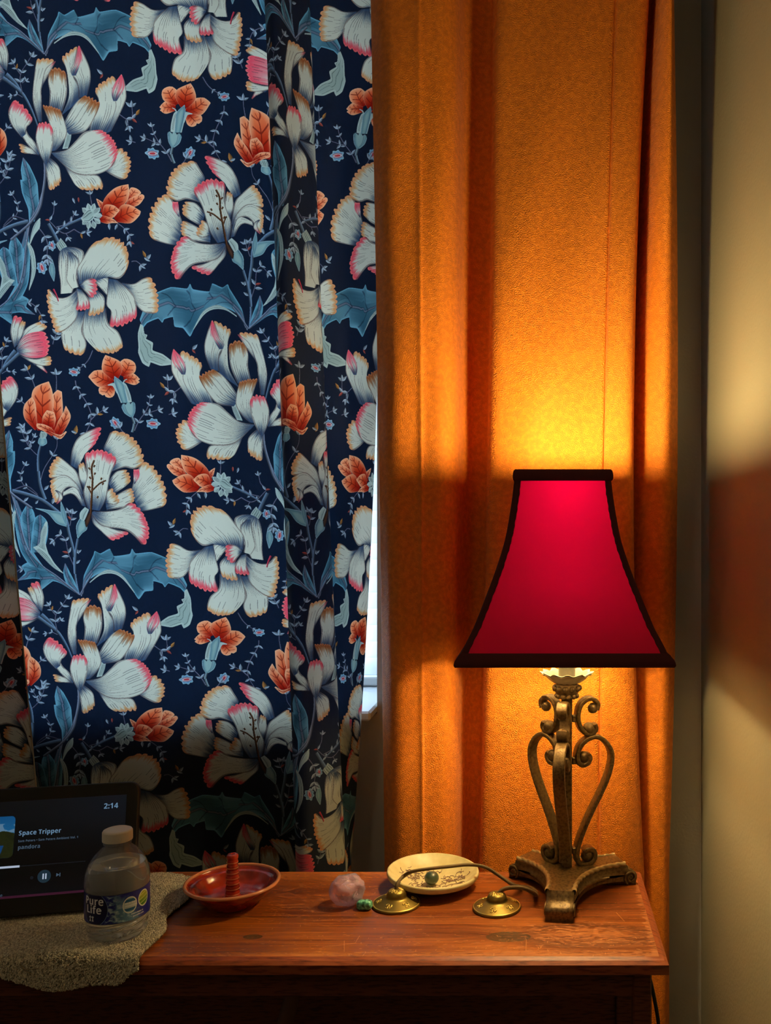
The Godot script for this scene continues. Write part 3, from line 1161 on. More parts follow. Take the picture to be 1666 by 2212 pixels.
# ---------------------------------------------------------------- small things on the table
func letters(words: String, size: float, bold := true) -> ArrayMesh:
	var f := SystemFont.new()
	f.font_names = PackedStringArray(["Droid Sans"])
	f.font_weight = 700 if bold else 400
	var m := TextMesh.new()
	m.text = words
	m.font = f
	m.font_size = 64
	m.pixel_size = 0.01
	m.depth = 0.0
	m.horizontal_alignment = HORIZONTAL_ALIGNMENT_LEFT
	m.vertical_alignment = VERTICAL_ALIGNMENT_BOTTOM
	m.curve_step = 2.0
	var src := m.get_mesh_arrays()
	var vs: PackedVector3Array = src[Mesh.ARRAY_VERTEX]
	for i in vs.size():
		vs[i] *= size / 0.64 * 0.92
	src[Mesh.ARRAY_VERTEX] = vs
	var out := ArrayMesh.new()
	out.add_surface_from_arrays(Mesh.PRIMITIVE_TRIANGLES, src)
	return out


func glow(called: String, c: Color, e: float) -> StandardMaterial3D:
	var m := mat(called, Color(0.01, 0.01, 0.01), 0.3)
	m.emission_enabled = true
	m.emission = c
	m.emission_energy_multiplier = e
	return m


func build_display() -> void:
	# its lower right corner, on the towel
	var foot := seen(289, 1968, 0.952)
	foot.y = TOP + 0.0095
	var t := thing("smart_display", "black smart display showing a song on its dark screen, leaning on the towel", "display", foot)
	t.rotation = Vector3(0, 0, 0)
	t.basis = Basis(Vector3.UP, deg_to_rad(13.0)) * Basis(Vector3.RIGHT, deg_to_rad(-13.0))
	var w := 0.205
	var h := 0.131
	var th := 0.011
	# the slab with round corners; local x from the right edge leftwards is negative
	var outline := func(inset: float, z: float) -> PackedVector3Array:
		var p := PackedVector3Array()
		var r := 0.011 - inset * 0.6
		for c in [[-r - inset, h - r - inset, 0.0], [-w + r + inset, h - r - inset, 90.0], [-w + r + inset, r + inset, 180.0], [-r - inset, r + inset, 270.0]]:
			for i in 9:
				var a := deg_to_rad(c[2] + 90.0 * i / 8.0)
				p.append(Vector3(c[0] + cos(a) * r, c[1] + sin(a) * r, z))
		return p
	var s := Shape.new()
	var all := PackedVector3Array()
	for l in [[0.0012, 0.0], [0.0003, -0.0007], [0.0, -0.002], [0.0, -th + 0.002], [0.002, -th]]:
		all.append_array(outline.call(l[0], l[1]))
	s.sheet(all, 36, true, true)
	s.cap(outline.call(0.0012, 0.0), true)
	s.cap(outline.call(0.002, -th))
	obj("case", s.mesh(), M["black plastic"], t)
	# the wedge that holds it up
	var b := Shape.new()
	var wedge := PackedVector3Array()
	for x in [[-w + 0.03, 0.0], [-w + 0.034, 1.0], [-0.034, 1.0], [-0.03, 0.0]]:
		for q in [[0.085, -th], [0.065, -0.030], [0.038, -0.047], [0.0165, -0.048], [0.0065, -th]]:
			var k: float = 1.0 if x[1] > 0.5 else 0.0
			wedge.append(Vector3(x[0], lerpf(0.03, q[0], 0.5 + 0.5 * k), lerpf(-th, q[1], k)))
	b.sheet(wedge, 5)
	obj("speaker_body", b.mesh(), M["black plastic"], t)
	# the lit picture, drawn small
	var iw := 512
	var ih := 320
	var im := Image.create(iw, ih, false, Image.FORMAT_RGB8)
	for y in ih:
		for x in iw:
			var u := float(x) / iw
			var v := float(y) / ih
			var k := 0.55 + 0.45 * smoothstep(0.3, 1.0, u)
			var c := Color(0.035, 0.055, 0.085).lerp(Color(0.012, 0.015, 0.022), smoothstep(0.1, 0.65, v)) * k
			c = c.lerp(Color(0.035, 0.04, 0.06), smoothstep(0.75, 1.0, v) * 0.5)
			if v > 0.972:
				c = Color(0.20, 0.07, 0.14)
			im.set_pixel(x, y, c)
	var sm := mat("screen picture", Color(0.008, 0.009, 0.012), 0.12)
	sm.emission_enabled = true
	sm.emission = Color.WHITE
	sm.emission_operator = BaseMaterial3D.EMISSION_OP_MULTIPLY
	sm.emission_texture = ImageTexture.create_from_image(im)
	sm.emission_energy_multiplier = 1.0
	var x0 := -w + 0.013
	var x1 := -0.0125
	var y0 := 0.019
	var y1 := h - 0.0135
	var q := Shape.new()
	q.sheet(PackedVector3Array([Vector3(x0, y1, 0.0003), Vector3(x1, y1, 0.0003), Vector3(x0, y0, 0.0003), Vector3(x1, y0, 0.0003)]), 2, false, false, PackedVector2Array([Vector2(0, 0), Vector2(1, 0), Vector2(0, 1), Vector2(1, 1)]))
	var screen := obj("screen", q.mesh(), sm, t)
	# lettering and signs on it, placed by distance from the right and the top edge
	var blue := glow("screen letters", Color(0.50, 0.66, 0.80), 0.5)
	var dim := glow("screen fine print", Color(0.42, 0.53, 0.64), 0.30)
	var put := func(called: String, m: Mesh, material: Material, dx: float, dy: float) -> MeshInstance3D:
		return obj(called, m, material, screen, Vector3(-dx, h - dy, 0.0006))
	put.call("clock_digits", letters("2:14", 0.0083), blue, 0.0355, 0.0290)
	put.call("song_title", letters("Space Tripper", 0.0069), blue, 0.1184, 0.0505)
	put.call("artist_line", letters("Sam Peters • Sam Peters Ambient Vol. 1", 0.0034), dim, 0.1184, 0.0567)
	put.call("service_name", letters("pandora", 0.0060), dim, 0.1184, 0.0645)
	put.call("menu_word", letters("like", 0.0050, false), dim, 0.1365, 0.1110)
	var slab := func(called: String, wd: float, ht: float, material: Material, dx: float, dy: float) -> void:
		put.call(called, box_mesh(Vector3(0, 0, -0.0002), Vector3(wd, ht, 0.0001), 0.0), material, dx, dy)
	slab.call("progress_bar", 0.032, 0.0021, glow("screen bright", Color(0.80, 0.86, 0.95), 0.6), 0.1472, 0.0815)
	slab.call("progress_track", 0.064, 0.0008, glow("screen faint", Color(0.2, 0.23, 0.28), 0.15), 0.1150, 0.0808)
	var disc := Shape.new()
	disc.lathe(PackedVector2Array([Vector2(0.0, 0.0), Vector2(0.0066, 0.0)]), 32)
	var d: MeshInstance3D = put.call("pause_button", disc.mesh(), glow("screen button", Color(0.14, 0.24, 0.30), 0.45), 0.0905, 0.0925)
	d.rotation.x = PI * 0.5
	for k in 2:
		put.call("pause_bar", box_mesh(Vector3(0, -0.0028, 0.0001), Vector3(0.0013, 0.0028, 0.0003), 0.0), M["screen bright"], 0.0921 - 0.0026 * k, 0.0925)
	var dot := Shape.new()
	dot.lathe(PackedVector2Array([Vector2(0.0, 0.0), Vector2(0.0017, 0.0)]), 16)
	d = put.call("previous_sign", dot.mesh(), M["screen faint"], 0.1025, 0.0930)
	d.rotation.x = PI * 0.5
	var nxt := Shape.new()
	nxt.tri(Vector3(-0.0018, -0.0018, 0), Vector3(-0.0018, 0.0018, 0), Vector3(0.0014, 0, 0), Vector3.BACK)
	nxt.box(Vector3(0.0014, -0.0018, -0.0001), Vector3(0.0022, 0.0018, 0.0001), 0.0)
	put.call("next_sign", nxt.mesh(), dim, 0.0770, 0.0920)
	# the cover of the record: sky, cloud and green bank
	var art := Image.create(96, 96, false, Image.FORMAT_RGB8)
	var an := noise(0.035, 3, 4)
	for y in 96:
		for x in 96:
			var c := Color(0.03, 0.25, 0.42).lerp(Color(0.10, 0.35, 0.5), y / 60.0)
			var cl := an.get_noise_2d(x, y * 1.6)
			if y > 16 and cl + y * 0.008 > 0.26:
				c = Color(0.30, 0.42, 0.52)
			if y > 46 + 6.0 * sin(x * 0.07) - x * 0.09:
				c = Color(0.10, 0.12, 0.04).lerp(Color(0.05, 0.06, 0.03), absf(cl))
			if y > 66 and x < 74 - (y - 66) * 0.3:
				c = Color(0.03, 0.20, 0.38)
			art.set_pixel(x, y, c)
	var am := mat("cover picture", Color(0.01, 0.01, 0.01), 0.2)
	am.emission_enabled = true
	am.emission = Color.WHITE
	am.emission_operator = BaseMaterial3D.EMISSION_OP_MULTIPLY
	am.emission_texture = ImageTexture.create_from_image(art)
	am.emission_energy_multiplier = 1.1
	var a := Shape.new()
	var ring := PackedVector3Array()
	var uv := PackedVector2Array()
	var side := 0.0425
	for c in [[1, 1, 0.0], [-1, 1, 90.0], [-1, -1, 180.0], [1, -1, 270.0]]:
		for i in 5:
			var an2 := deg_to_rad(c[2] + 22.5 * i)
			var p := Vector2(c[0] * (side * 0.5 - 0.004) + cos(an2) * 0.004, c[1] * (side * 0.5 - 0.004) + sin(an2) * 0.004)
			ring.append(Vector3(p.x, p.y, 0))
			uv.append(Vector2(0.5 + p.x / side, 0.5 - p.y / side))
	ring.append(Vector3.ZERO)
	uv.append(Vector2(0.5, 0.5))
	var idx := PackedInt32Array()
	for i in 20:
		idx.append_array([20, (i + 1) % 20, i])
	a.add(ring, idx, uv, 0)
	put.call("cover_art", a.mesh(), am, 0.1225 + side * 0.5, 0.0497)
	var sl := AreaLight3D.new()
	sl.name = "screen_light"
	t.add_child(sl)
	sl.position = Vector3((x0 + x1) * 0.5, (y0 + y1) * 0.5, 0.002)
	sl.rotation.y = PI
	sl.area_size = Vector2(x1 - x0, y1 - y0)
	sl.area_normalize_energy = true
	sl.light_color = Color(0.5, 0.68, 1.0)
	sl.light_energy = 0.00002
	sl.shadow_enabled = true


func build_bottle() -> void:
	var at := seen(254, 2020, 0.8975)
	at.y = TOP + 0.0052
	var t := thing("water_bottle", "small clear plastic water bottle with a blue wrap and a pale cap, on the towel", "bottle", at)
	# the shell: ribbed foot, waist under the label, round shoulder, neck
	var out := curve2([0.0, 0.0035, 0.012, 0.002, 0.021, 0.0, 0.0262, 0.0015, 0.0285, 0.006, 0.0292, 0.012, 0.0298, 0.018, 0.0303, 0.0215, 0.0296, 0.0225, 0.0296, 0.0395, 0.0303, 0.0512, 0.0307, 0.0545, 0.0304, 0.0600, 0.0296, 0.0655, 0.0278, 0.0710, 0.0245, 0.0775, 0.0195, 0.0838, 0.0150, 0.0882, 0.0128, 0.0905, 0.0126, 0.0925, 0.0136, 0.0930, 0.0136, 0.0940, 0.0124, 0.0945, 0.0124, 0.1020], 110)
	var pts := PackedVector3Array()
	var inner := PackedVector3Array()
	for p in out:
		for k in 72:
			var a := TAU * k / 72.0
			var dent := 0.0
			if p.y < 0.0205:
				dent = 0.0013 * maxf(0.0, cos(a * 7.0)) * sin(PI * clampf(p.y / 0.0205, 0.0, 1.0)) + 0.0005 * sin(p.y * 900.0 + a * 3.0)
			if p.y < 0.003 and p.x > 0.006:
				dent += 0.002 * maxf(0.0, cos(a * 5.0)) * (0.0262 - p.x) / 0.02
			pts.append(Vector3(cos(a) * (p.x - dent), p.y + (dent if p.y < 0.003 else 0.0), sin(a) * (p.x - dent)))
			if p.y < 0.0745 and p.y >= 0.0:
				inner.append(Vector3(cos(a) * maxf(p.x - dent - 0.0006, 0.0), maxf(p.y, 0.0012) + (dent if p.y < 0.003 else 0.0), sin(a) * maxf(p.x - dent - 0.0006, 0.0)))
	var body := obj("body", Shape.new().sheet(pts, 72, true).mesh(), M["pet"], t)
	body.set_meta("label", "clear ribbed plastic shell")
	var ws := Shape.new()
	ws.sheet(inner, 72, true)
	var rim := inner.slice(inner.size() - 72)
	ws.cap(rim)
	obj("water", ws.mesh(), M["water"], t)
	# the cap with its fine ribs
	var cp := PackedVector3Array()
	for p in [[0.0, 0.1068], [0.0118, 0.1068], [0.0135, 0.1060], [0.0141, 0.1046], [0.0142, 0.0965], [0.0143, 0.0958], [0.0135, 0.0955]]:
		for k in 120:
			var a := TAU * k / 120.0
			var rr: float = p[0] + (0.00025 * cos(a * 60.0) if p[0] > 0.0138 and p[1] > 0.096 else 0.0)
			cp.append(Vector3(cos(a) * rr, p[1], sin(a) * rr))
	obj("cap", Shape.new().sheet(cp, 120, true, true).mesh(), M["cap"], t)
	# the paper wrap
	var iw := 1024
	var ih := 208
	var im := Image.create(iw, ih, false, Image.FORMAT_RGB8)
	var wn := noise(0.012, 4, 90)
	for y in ih:
		for x in iw:
			var c := Color(0.10, 0.13, 0.50)
			# white-blue water streaming over the blue
			var u := (x - 395.0) / 330.0
			var wv := wn.get_noise_2d(x * 1.4, y * 2.2)
			if u > 0.0 and u < 1.0:
				var band := smoothstep(0.0, 0.25, u + wv * 0.35) * smoothstep(1.0, 0.55, u + wv * 0.3 - (y - 150) * 0.003)
				c = c.lerp(Color(0.32, 0.48, 0.62).lerp(Color(0.72, 0.80, 0.84), clampf(0.5 + wv * 1.6 - u * 0.9, 0.0, 1.0)), clampf(band, 0.0, 1.0))
			# the dark round field behind the name
			var ex := (x - 300.0) / 118.0
			var ey := (y - 100.0) / 118.0
			var rr := ex * ex + ey * ey
			if rr < 1.0:
				c = Color(0.05, 0.06, 0.27)
			elif rr < 1.07:
				c = Color(0.5, 0.62, 0.76)
			# round seals: blue and green
			for q in [[591.0, 92.0, 60.0, 0], [722.0, 78.0, 60.0, 1]]:
				var d := Vector2(x - q[0], (y - q[1])).length() / float(q[2])
				if d < 1.0:
					c = Color(0.86, 0.88, 0.86)
				if d < 0.86:
					if q[3] == 0:
						c = Color(0.16, 0.38, 0.55)
						if absf(y - q[1]) < 22.0:
							c = Color(0.74, 0.80, 0.82)
						elif absf(y - q[1]) > 42.0:
							c = Color(0.55, 0.68, 0.75)
					else:
						c = Color(0.62, 0.68, 0.24).lerp(Color(0.22, 0.48, 0.12), clampf((y - 60.0) / 60.0, 0.0, 1.0))
						if sin(y * 0.22 + x * 0.05) > 0.8:
							c = Color(0.80, 0.84, 0.55)
			if y < 3 or y > ih - 4:
				c = Color(0.06, 0.07, 0.3)
			im.set_pixel(x, y, c)
	var lm := mat("wrap print", Color(1, 1, 1), 0.35)
	lm.albedo_texture = ImageTexture.create_from_image(im)
	var lr := 0.0306
	var ly0 := 0.0222
	var ly1 := 0.0508
	var front := deg_to_rad(64.4)       # towards the lens
	# the picture runs once round; its name sits left of the front
	var lpts := PackedVector3Array()
	var luv := PackedVector2Array()
	for r in 3:
		for k in 81:
			var a := front + PI * 0.62 - TAU * k / 80.0
			lpts.append(Vector3(cos(a) * lr, lerpf(ly1, ly0, r / 2.0), sin(a) * lr))
			luv.append(Vector2(float(k) / 80.0 * 1.56, r / 2.0))
	var label := obj("wrap", Shape.new().sheet(lpts, 81, false, true, luv).mesh(), lm, t)
	label.set_meta("label", "dark blue paper wrap with white lettering and round seals")
	# lettering bent round the wrap
	var bend := func(words: String, size: float, u: float, y: float, bold: bool) -> void:
		var src := letters(words, size, bold).surface_get_arrays(0)
		var vs: PackedVector3Array = src[Mesh.ARRAY_VERTEX]
		var a0: float = front + PI * 0.62 - TAU * u
		var nv := PackedVector3Array()
		var nn := PackedVector3Array()
		for p in vs:
			var a := a0 - p.x / lr
			nv.append(Vector3(cos(a) * (lr + 0.0002), y + p.y, sin(a) * (lr + 0.0002)))
			nn.append(Vector3(cos(a), 0, sin(a)))
		src[Mesh.ARRAY_VERTEX] = nv
		src[Mesh.ARRAY_NORMAL] = nn
		var am := ArrayMesh.new()
		am.add_surface_from_arrays(Mesh.PRIMITIVE_TRIANGLES, src)
		obj("lettering", am, M["white print"], label)
	bend.call("Pure", 0.0115, 0.122, ly0 + 0.0165, true)
	bend.call("Life", 0.0115, 0.133, ly0 + 0.0080, true)
	bend.call("®", 0.0030, 0.222, ly0 + 0.0125, true)
	bend.call("HEALTHY", 0.0026, 0.345, ly0 + 0.0166, true)
	bend.call("HYDRATION", 0.0023, 0.344, ly0 + 0.0140, true)
	bend.call("Learn more at", 0.0022, 0.375, ly0 + 0.0052, true)
	bend.call("purelife.com", 0.0022, 0.385, ly0 + 0.0025, true)
	# two little figures under the name
	for k in 2:
		var fg := Shape.new()
		var a := front + PI * 0.62 - TAU * (0.165 + 0.017 * k)
		var o := Vector3(cos(a) * (lr + 0.0003), ly0 + 0.0028, sin(a) * (lr + 0.0003))
		var side := Vector3(sin(a), 0, -cos(a))
		for l in [[Vector2(0, 0.002), Vector2(0, 0.0038)], [Vector2(0, 0.002), Vector2(-0.0007, 0)], [Vector2(0, 0.002), Vector2(0.0007, 0)], [Vector2(0, 0.0034), Vector2(-0.0012, 0.0044)], [Vector2(0, 0.0034), Vector2(0.0012, 0.0044)], [Vector2(0, 0.0045), Vector2(0, 0.0052)]]:
			fg.tube(PackedVector3Array([o + side * l[0].x + Vector3.UP * l[0].y, o + side * l[1].x + Vector3.UP * l[1].y]), PackedFloat32Array([0.00035]), 5)
		obj("figure_sign", fg.mesh(), M["white print"], label)


func build_incense_dish() -> void:
	var at := Vector3(-0.339, TOP, -0.984)
	var t := thing("incense_dish", "round red glazed incense dish with a ringed stick post at its centre", "dish", at)
	var s := Shape.new()
	s.lathe(curve2([0.0, 0.0015, 0.024, 0.0008, 0.0262, 0.0, 0.0285, 0.0015, 0.0330, 0.0065, 0.0410, 0.0130, 0.0470, 0.0190, 0.0503, 0.0232, 0.0512, 0.0242], 40), 72)
	s.lathe(curve2([0.0492, 0.0252, 0.0470, 0.0222, 0.0452, 0.0205, 0.0428, 0.0196, 0.0412, 0.0178, 0.0360, 0.0115, 0.0280, 0.0068, 0.0150, 0.0046, 0.0, 0.0042], 40), 72)
	obj("bowl", s.mesh(), M["red glaze"], t)
	s = Shape.new()
	var rim := PackedVector2Array()
	for k in 15:
		var a := lerpf(-0.6, PI + 0.5, k / 14.0)
		rim.append(Vector2(0.0500 + cos(a) * 0.0021, 0.0243 + sin(a) * 0.0019))
	s.lathe(rim, 72)
	obj("rim", s.mesh(), M["rim glaze"], t)
	s = Shape.new()
	var pr := PackedVector2Array([Vector2(0.0128, 0.0042), Vector2(0.0118, 0.0062), Vector2(0.0090, 0.0078)])
	var y := 0.009
	for k in 7:
		var r := lerpf(0.0080, 0.0060, k / 6.0)
		pr.append_array([Vector2(r - 0.0007, y), Vector2(r, y + 0.0012), Vector2(r + 0.0002, y + 0.0030), Vector2(r - 0.0004, y + 0.0050)])
		y += 0.0058
	pr.append_array([Vector2(0.0056, y), Vector2(0.0064, y + 0.0006), Vector2(0.0065, y + 0.0040), Vector2(0.0052, y + 0.0052), Vector2(0.0020, y + 0.0054), Vector2(0.0015, y + 0.0030), Vector2(0.0, y + 0.002)])
	s.lathe(pr, 28)
	obj("stick_post", s.mesh(), M["red glaze"], t)
	for k in 7:
		var r := lerpf(0.0080, 0.0060, k / 6.0)
		var ring := Shape.new()
		ring.lathe(PackedVector2Array([Vector2(r - 0.0002, 0.009 + k * 0.0058 + 0.0013), Vector2(r + 0.0004, 0.009 + k * 0.0058 + 0.0020), Vector2(r + 0.0001, 0.009 + k * 0.0058 + 0.0028)]), 28)
		obj("post_ring", ring.mesh(), M["rim glaze"], t)


func build_beige_dish() -> void:
	var at := Vector3(-0.1205, TOP, -1.0295)
	var t := thing("clay_dish", "shallow cream clay dish incised with lines, holding a green bead", "dish", at)
	t.rotation = Vector3(deg_to_rad(0.6), 0, deg_to_rad(-2.6))
	t.position.y = TOP + 0.0013
	var s := Shape.new()
	s.lathe(curve2([0.0, 0.0006, 0.024, 0.0, 0.030, 0.0018, 0.042, 0.0068, 0.0500, 0.0105, 0.0528, 0.0126, 0.0536, 0.0160, 0.0530, 0.0180, 0.0510, 0.0184, 0.0488, 0.0166, 0.0455, 0.0140, 0.0380, 0.0088, 0.028, 0.0052, 0.014, 0.0040, 0.0, 0.0038], 60), 80)
	obj("bowl", s.mesh(), M["beige clay"], t)
	# scratched sprays and loops on the inside
	var rr := RandomNumberGenerator.new()
	rr.seed = 5
	var depth := func(p: Vector2) -> Vector3:
		var r := p.length()
		var y := curve_at([0.0, 0.0038, 0.014, 0.0040, 0.028, 0.0052, 0.038, 0.0088, 0.0455, 0.0140, 0.0488, 0.0166], r)
		return Vector3(p.x, y + 0.0003, p.y)
	var lines := Shape.new()
	for c in [[Vector2(-0.016, -0.012), 0.013, 26], [Vector2(0.020, -0.004), 0.012, 22], [Vector2(0.004, 0.020), 0.012, 20], [Vector2(-0.018, 0.014), 0.010, 16], [Vector2(-0.027, -0.014), 0.011, 24], [Vector2(0.030, -0.012), 0.010, 18], [Vector2(-0.004, -0.026), 0.009, 12]]:
		for k in int(c[2]):
			var p: Vector2 = c[0] + Vector2.from_angle(rr.randf() * TAU) * (c[1] * sqrt(rr.randf()))
			var d := rr.randf() * TAU
			var path := PackedVector3Array()
			for i in 7:
				path.append(depth.call(p))
				d += rr.randf_range(-0.9, 0.9)
				p += Vector2.from_angle(d) * 0.0011
			lines.tube(path, PackedFloat32Array([0.0004]), 4)
	for c in [[Vector2(0.027, 0.014), 0.010], [Vector2(0.031, 0.011), 0.008]]:
		var path := PackedVector3Array()
		for i in 20:
			path.append(depth.call(c[0] + Vector2(cos(i * 0.25 + 1.0), sin(i * 0.25 + 1.0) * 0.8) * float(c[1])))
		lines.tube(path, PackedFloat32Array([0.0004]), 4)
	var o := obj("incised_lines", lines.mesh(), M["incised lines"], t)
	o.set_meta("kind", "stuff")
	# the bead that lies in it
	var b := SphereMesh.new()
	b.radius = 0.0084
	b.height = 0.0150
	b.radial_segments = 32
	b.rings = 16
	var bead := obj("green_bead", b, M["green marble"], self, Vector3(-0.1205, TOP + 0.0134, -1.0210))
	tag(bead, "dark green polished stone bead lying in the cream dish", "bead")


func build_cymbals() -> void:
	var t := thing("hand_cymbals", "pair of small brass hand cymbals joined by a leather cord, one against the cream dish", "cymbals", Vector3.ZERO)
	for k in 2:
		var at: Vector3 = [Vector3(-0.1548, TOP, -0.9790), Vector3(-0.0426, TOP, -0.9700)][k]
		var c := Node3D.new()
		c.name = "cymbal"
		t.add_child(c, true)
		c.position = at
		var s := Shape.new()
		s.lathe(curve2([0.0, 0.0178, 0.004, 0.0176, 0.0085, 0.0158, 0.0105, 0.0128, 0.0112, 0.0098, 0.0130, 0.0082, 0.0190, 0.0058, 0.0245, 0.0036, 0.0262, 0.0028, 0.0268, 0.0018, 0.0266, 0.0004, 0.0255, 0.0], 60), 64, true)
		s.lathe(PackedVector2Array([Vector2(0.0255, 0.0), Vector2(0.0240, 0.0012), Vector2(0.010, 0.006), Vector2(0.0, 0.008)]), 48, true)
		obj("plate", s.mesh(), M["brass"], c)
		var edge := Shape.new()
		edge.lathe(PackedVector2Array([Vector2(0.0262, 0.0029), Vector2(0.0258, 0.0035), Vector2(0.0252, 0.0033)]), 64, true)
		obj("rim_line", edge.mesh(), M["worn brass"], c)
		# lotus leaves round the crown
		for i in 12:
			var a := TAU * i / 12.0
			var path := PackedVector3Array()
			for j in 13:
				var u := j / 12.0 * PI
				var r := 0.0028 + 0.0052 * sin(u)
				var aa := a + 0.20 * cos(u) * (1.0 if true else 0.0)
				var y := curve_at([0.0, 0.0178, 0.004, 0.0176, 0.0085, 0.0158, 0.0105, 0.0128], r)
				path.append(Vector3(cos(aa) * r, y + 0.0001, sin(aa) * r))
			obj("lotus_leaf", Shape.new().tube(path, PackedFloat32Array([0.0004]), 5).mesh(), M["worn brass"], c)
		# raised script signs on the skirt
		for i in 6:
			var a := deg_to_rad(38.0 + i * 60.0 + (8.0 if k == 0 else 0.0))
			var sign := Shape.new()
			var out := Vector3(cos(a), 0, sin(a))
			var side := Vector3(sin(a), 0, -cos(a))
			for stroke in [[-2.6, 2.0, -0.6, 2.3, -0.9, 0.8, -1.8, 0.4, -0.4, 0.0, -0.6, -1.6, -2.6, -1.8], [-0.6, 0.3, 0.9, 1.0, 1.8, 2.2], [0.9, 0.9, 2.2, 0.4, 2.0, -1.6], [-3.0, -0.6, -2.2, -2.0]]:
				var path := PackedVector3Array()
				for p in curve2(stroke, 14):
					var r := 0.0190 + p.y * 0.00125
					var q: Vector3 = out * r + side * (p.x * 0.00125)
					var rl := Vector2(q.x, q.z).length()
					q.y = lerpf(0.0082, 0.0036, clampf((rl - 0.0130) / 0.0115, 0.0, 1.0)) + 0.0002
					path.append(q)
				sign.tube(path, PackedFloat32Array([0.0007]), 6)
			obj("raised_sign", sign.mesh(), M["worn brass"], c)
	# the cord
	var a := Vector3(-0.1548, TOP + 0.0175, -0.9790)
	var b := Vector3(-0.0426, TOP + 0.0175, -0.9700)
	var first := curve3([a, a + Vector3(0.001, 0.006, -0.002), seen(872, 1893, 0.993), seen(890, 1883, 0.990), seen(925, 1877, 0.991), seen(970, 1872, 1.003), seen(1015, 1868, 1.014), seen(1050, 1874, 1.012), seen(1085, 1896, 1.012), seen(1110, 1912, 1.002), on_table(1128, 1921) + Vector3(0, 0.003, 0)], 70)
	var second := curve3([on_table(1115, 1916) + Vector3(0, 0.0015, 0), on_table(1150, 1925) + Vector3(0, 0.003, 0), seen(1158, 1934, 0.985), seen(1151, 1928, 0.978), seen(1135, 1920, 0.976), seen(1112, 1917, 0.975), seen(1090, 1920, 0.972), seen(1077, 1929, 0.970), b], 60)
	for l in [first, second]:
		obj("leather_cord", Shape.new().tube(l, PackedFloat32Array([0.0027]), 8, 0.7).mesh(), M["leather"], t)


func build_stones() -> void:
	var s := Shape.new()
	var n := noise(0.9, 3, 33)
	var pts := PackedVector3Array()
	for r in 25:
		var th := PI * r / 24.0
		for k in 32:
			var a := TAU * k / 32.0
			var d := Vector3(sin(th) * cos(a), cos(th), sin(th) * sin(a))
			var f := 1.0 + 0.12 * n.get_noise_3dv(d * 1.6)
			# a few broad facets
			for fc in [Vector3(0.4, 0.7, 0.6), Vector3(-0.7, 0.3, 0.65), Vector3(0.75, -0.2, 0.6), Vector3(-0.1, -0.5, 0.85), Vector3(0.2, 0.95, -0.2)]:
				var q: float = d.dot(fc.normalized())
				if q > 0.86:
					f *= 0.88 / q
			pts.append(Vector3(d.x * 0.0196, d.y * 0.0172, d.z * 0.0178) * f)
	s.sheet(pts, 32, true, true)
	var c := obj("amethyst_stone", s.mesh(), M["amethyst"], self, Vector3(-0.2095, TOP + 0.0166, -0.979))
	c.rotation.z = deg_to_rad(14.0)
	tag(c, "pale purple tumbled crystal, clouded with white flaws, alone on the bare wood", "crystal")
	var rr := RandomNumberGenerator.new()
	rr.seed = 3
	for k in 9:
		var d := Vector3(rr.randf_range(-1, 1), rr.randf_range(-1, 1), rr.randf_range(-0.2, 1)).normalized()
		var o := Vector3(d.x * 0.011, d.y * 0.009, d.z * 0.010)
		var e1 := d.cross(Vector3.UP).normalized().rotated(d, rr.randf() * 3.0)
		var e2 := d.cross(e1)
		var fl := Shape.new()
		var loop := PackedVector3Array()
		for i in 9:
			var a := TAU * i / 9.0
			loop.append(o + (e1 * cos(a) * 0.0034 + e2 * sin(a) * 0.0015) * rr.randf_range(0.6, 1.3) + d * 0.0006 * sin(a * 2.0))
		fl.cap(loop)
		obj("white_flaw", fl.mesh(), M["quartz flaw"], c)
	# the little green stone by the cymbal
	s = Shape.new()
	pts = PackedVector3Array()
	for r in 17:
		var th := PI * r / 16.0
		for k in 20:
			var a := TAU * k / 20.0
			var d := Vector3(cos(th), sin(th) * cos(a), sin(th) * sin(a))
			var q := Vector3(signf(d.x) * pow(absf(d.x), 0.6) * 0.0088, signf(d.y) * pow(absf(d.y), 0.75) * 0.0054, signf(d.z) * pow(absf(d.z), 0.75) * 0.0056)
			pts.append(q * (1.0 + 0.05 * n.get_noise_3dv(d * 0.7 + Vector3.ONE * 7.0)))
	s.sheet(pts, 20, true)
	var g := obj("turquoise_stone", s.mesh(), M["turquoise"], self, Vector3(-0.1880, TOP + 0.0052, -0.967))
	g.rotation = Vector3(0, deg_to_rad(-12.0), deg_to_rad(6.0))
	tag(g, "small oblong green turquoise pebble touching the cymbal beside the crystal", "pebble")


func build_cords() -> void:
	var p := curve3([Vector3(0.128, 0.640, -1.02), Vector3(0.122, 0.66, -1.0), Vector3(0.1245, 0.648, -0.985), Vector3(0.131, 0.622, -0.975), Vector3(0.137, 0.58, -0.97), Vector3(0.140, 0.5, -0.975), Vector3(0.15, 0.25, -1.0), Vector3(0.16, 0.006, -1.05), Vector3(0.12, 0.005, -1.15)], 80)
	var o := obj("power_cord", Shape.new().tube(p, PackedFloat32Array([0.0022]), 8).mesh(), M["cable"])
	tag(o, "thin black cord hanging beside the table leg in front of the velvet", "cord")


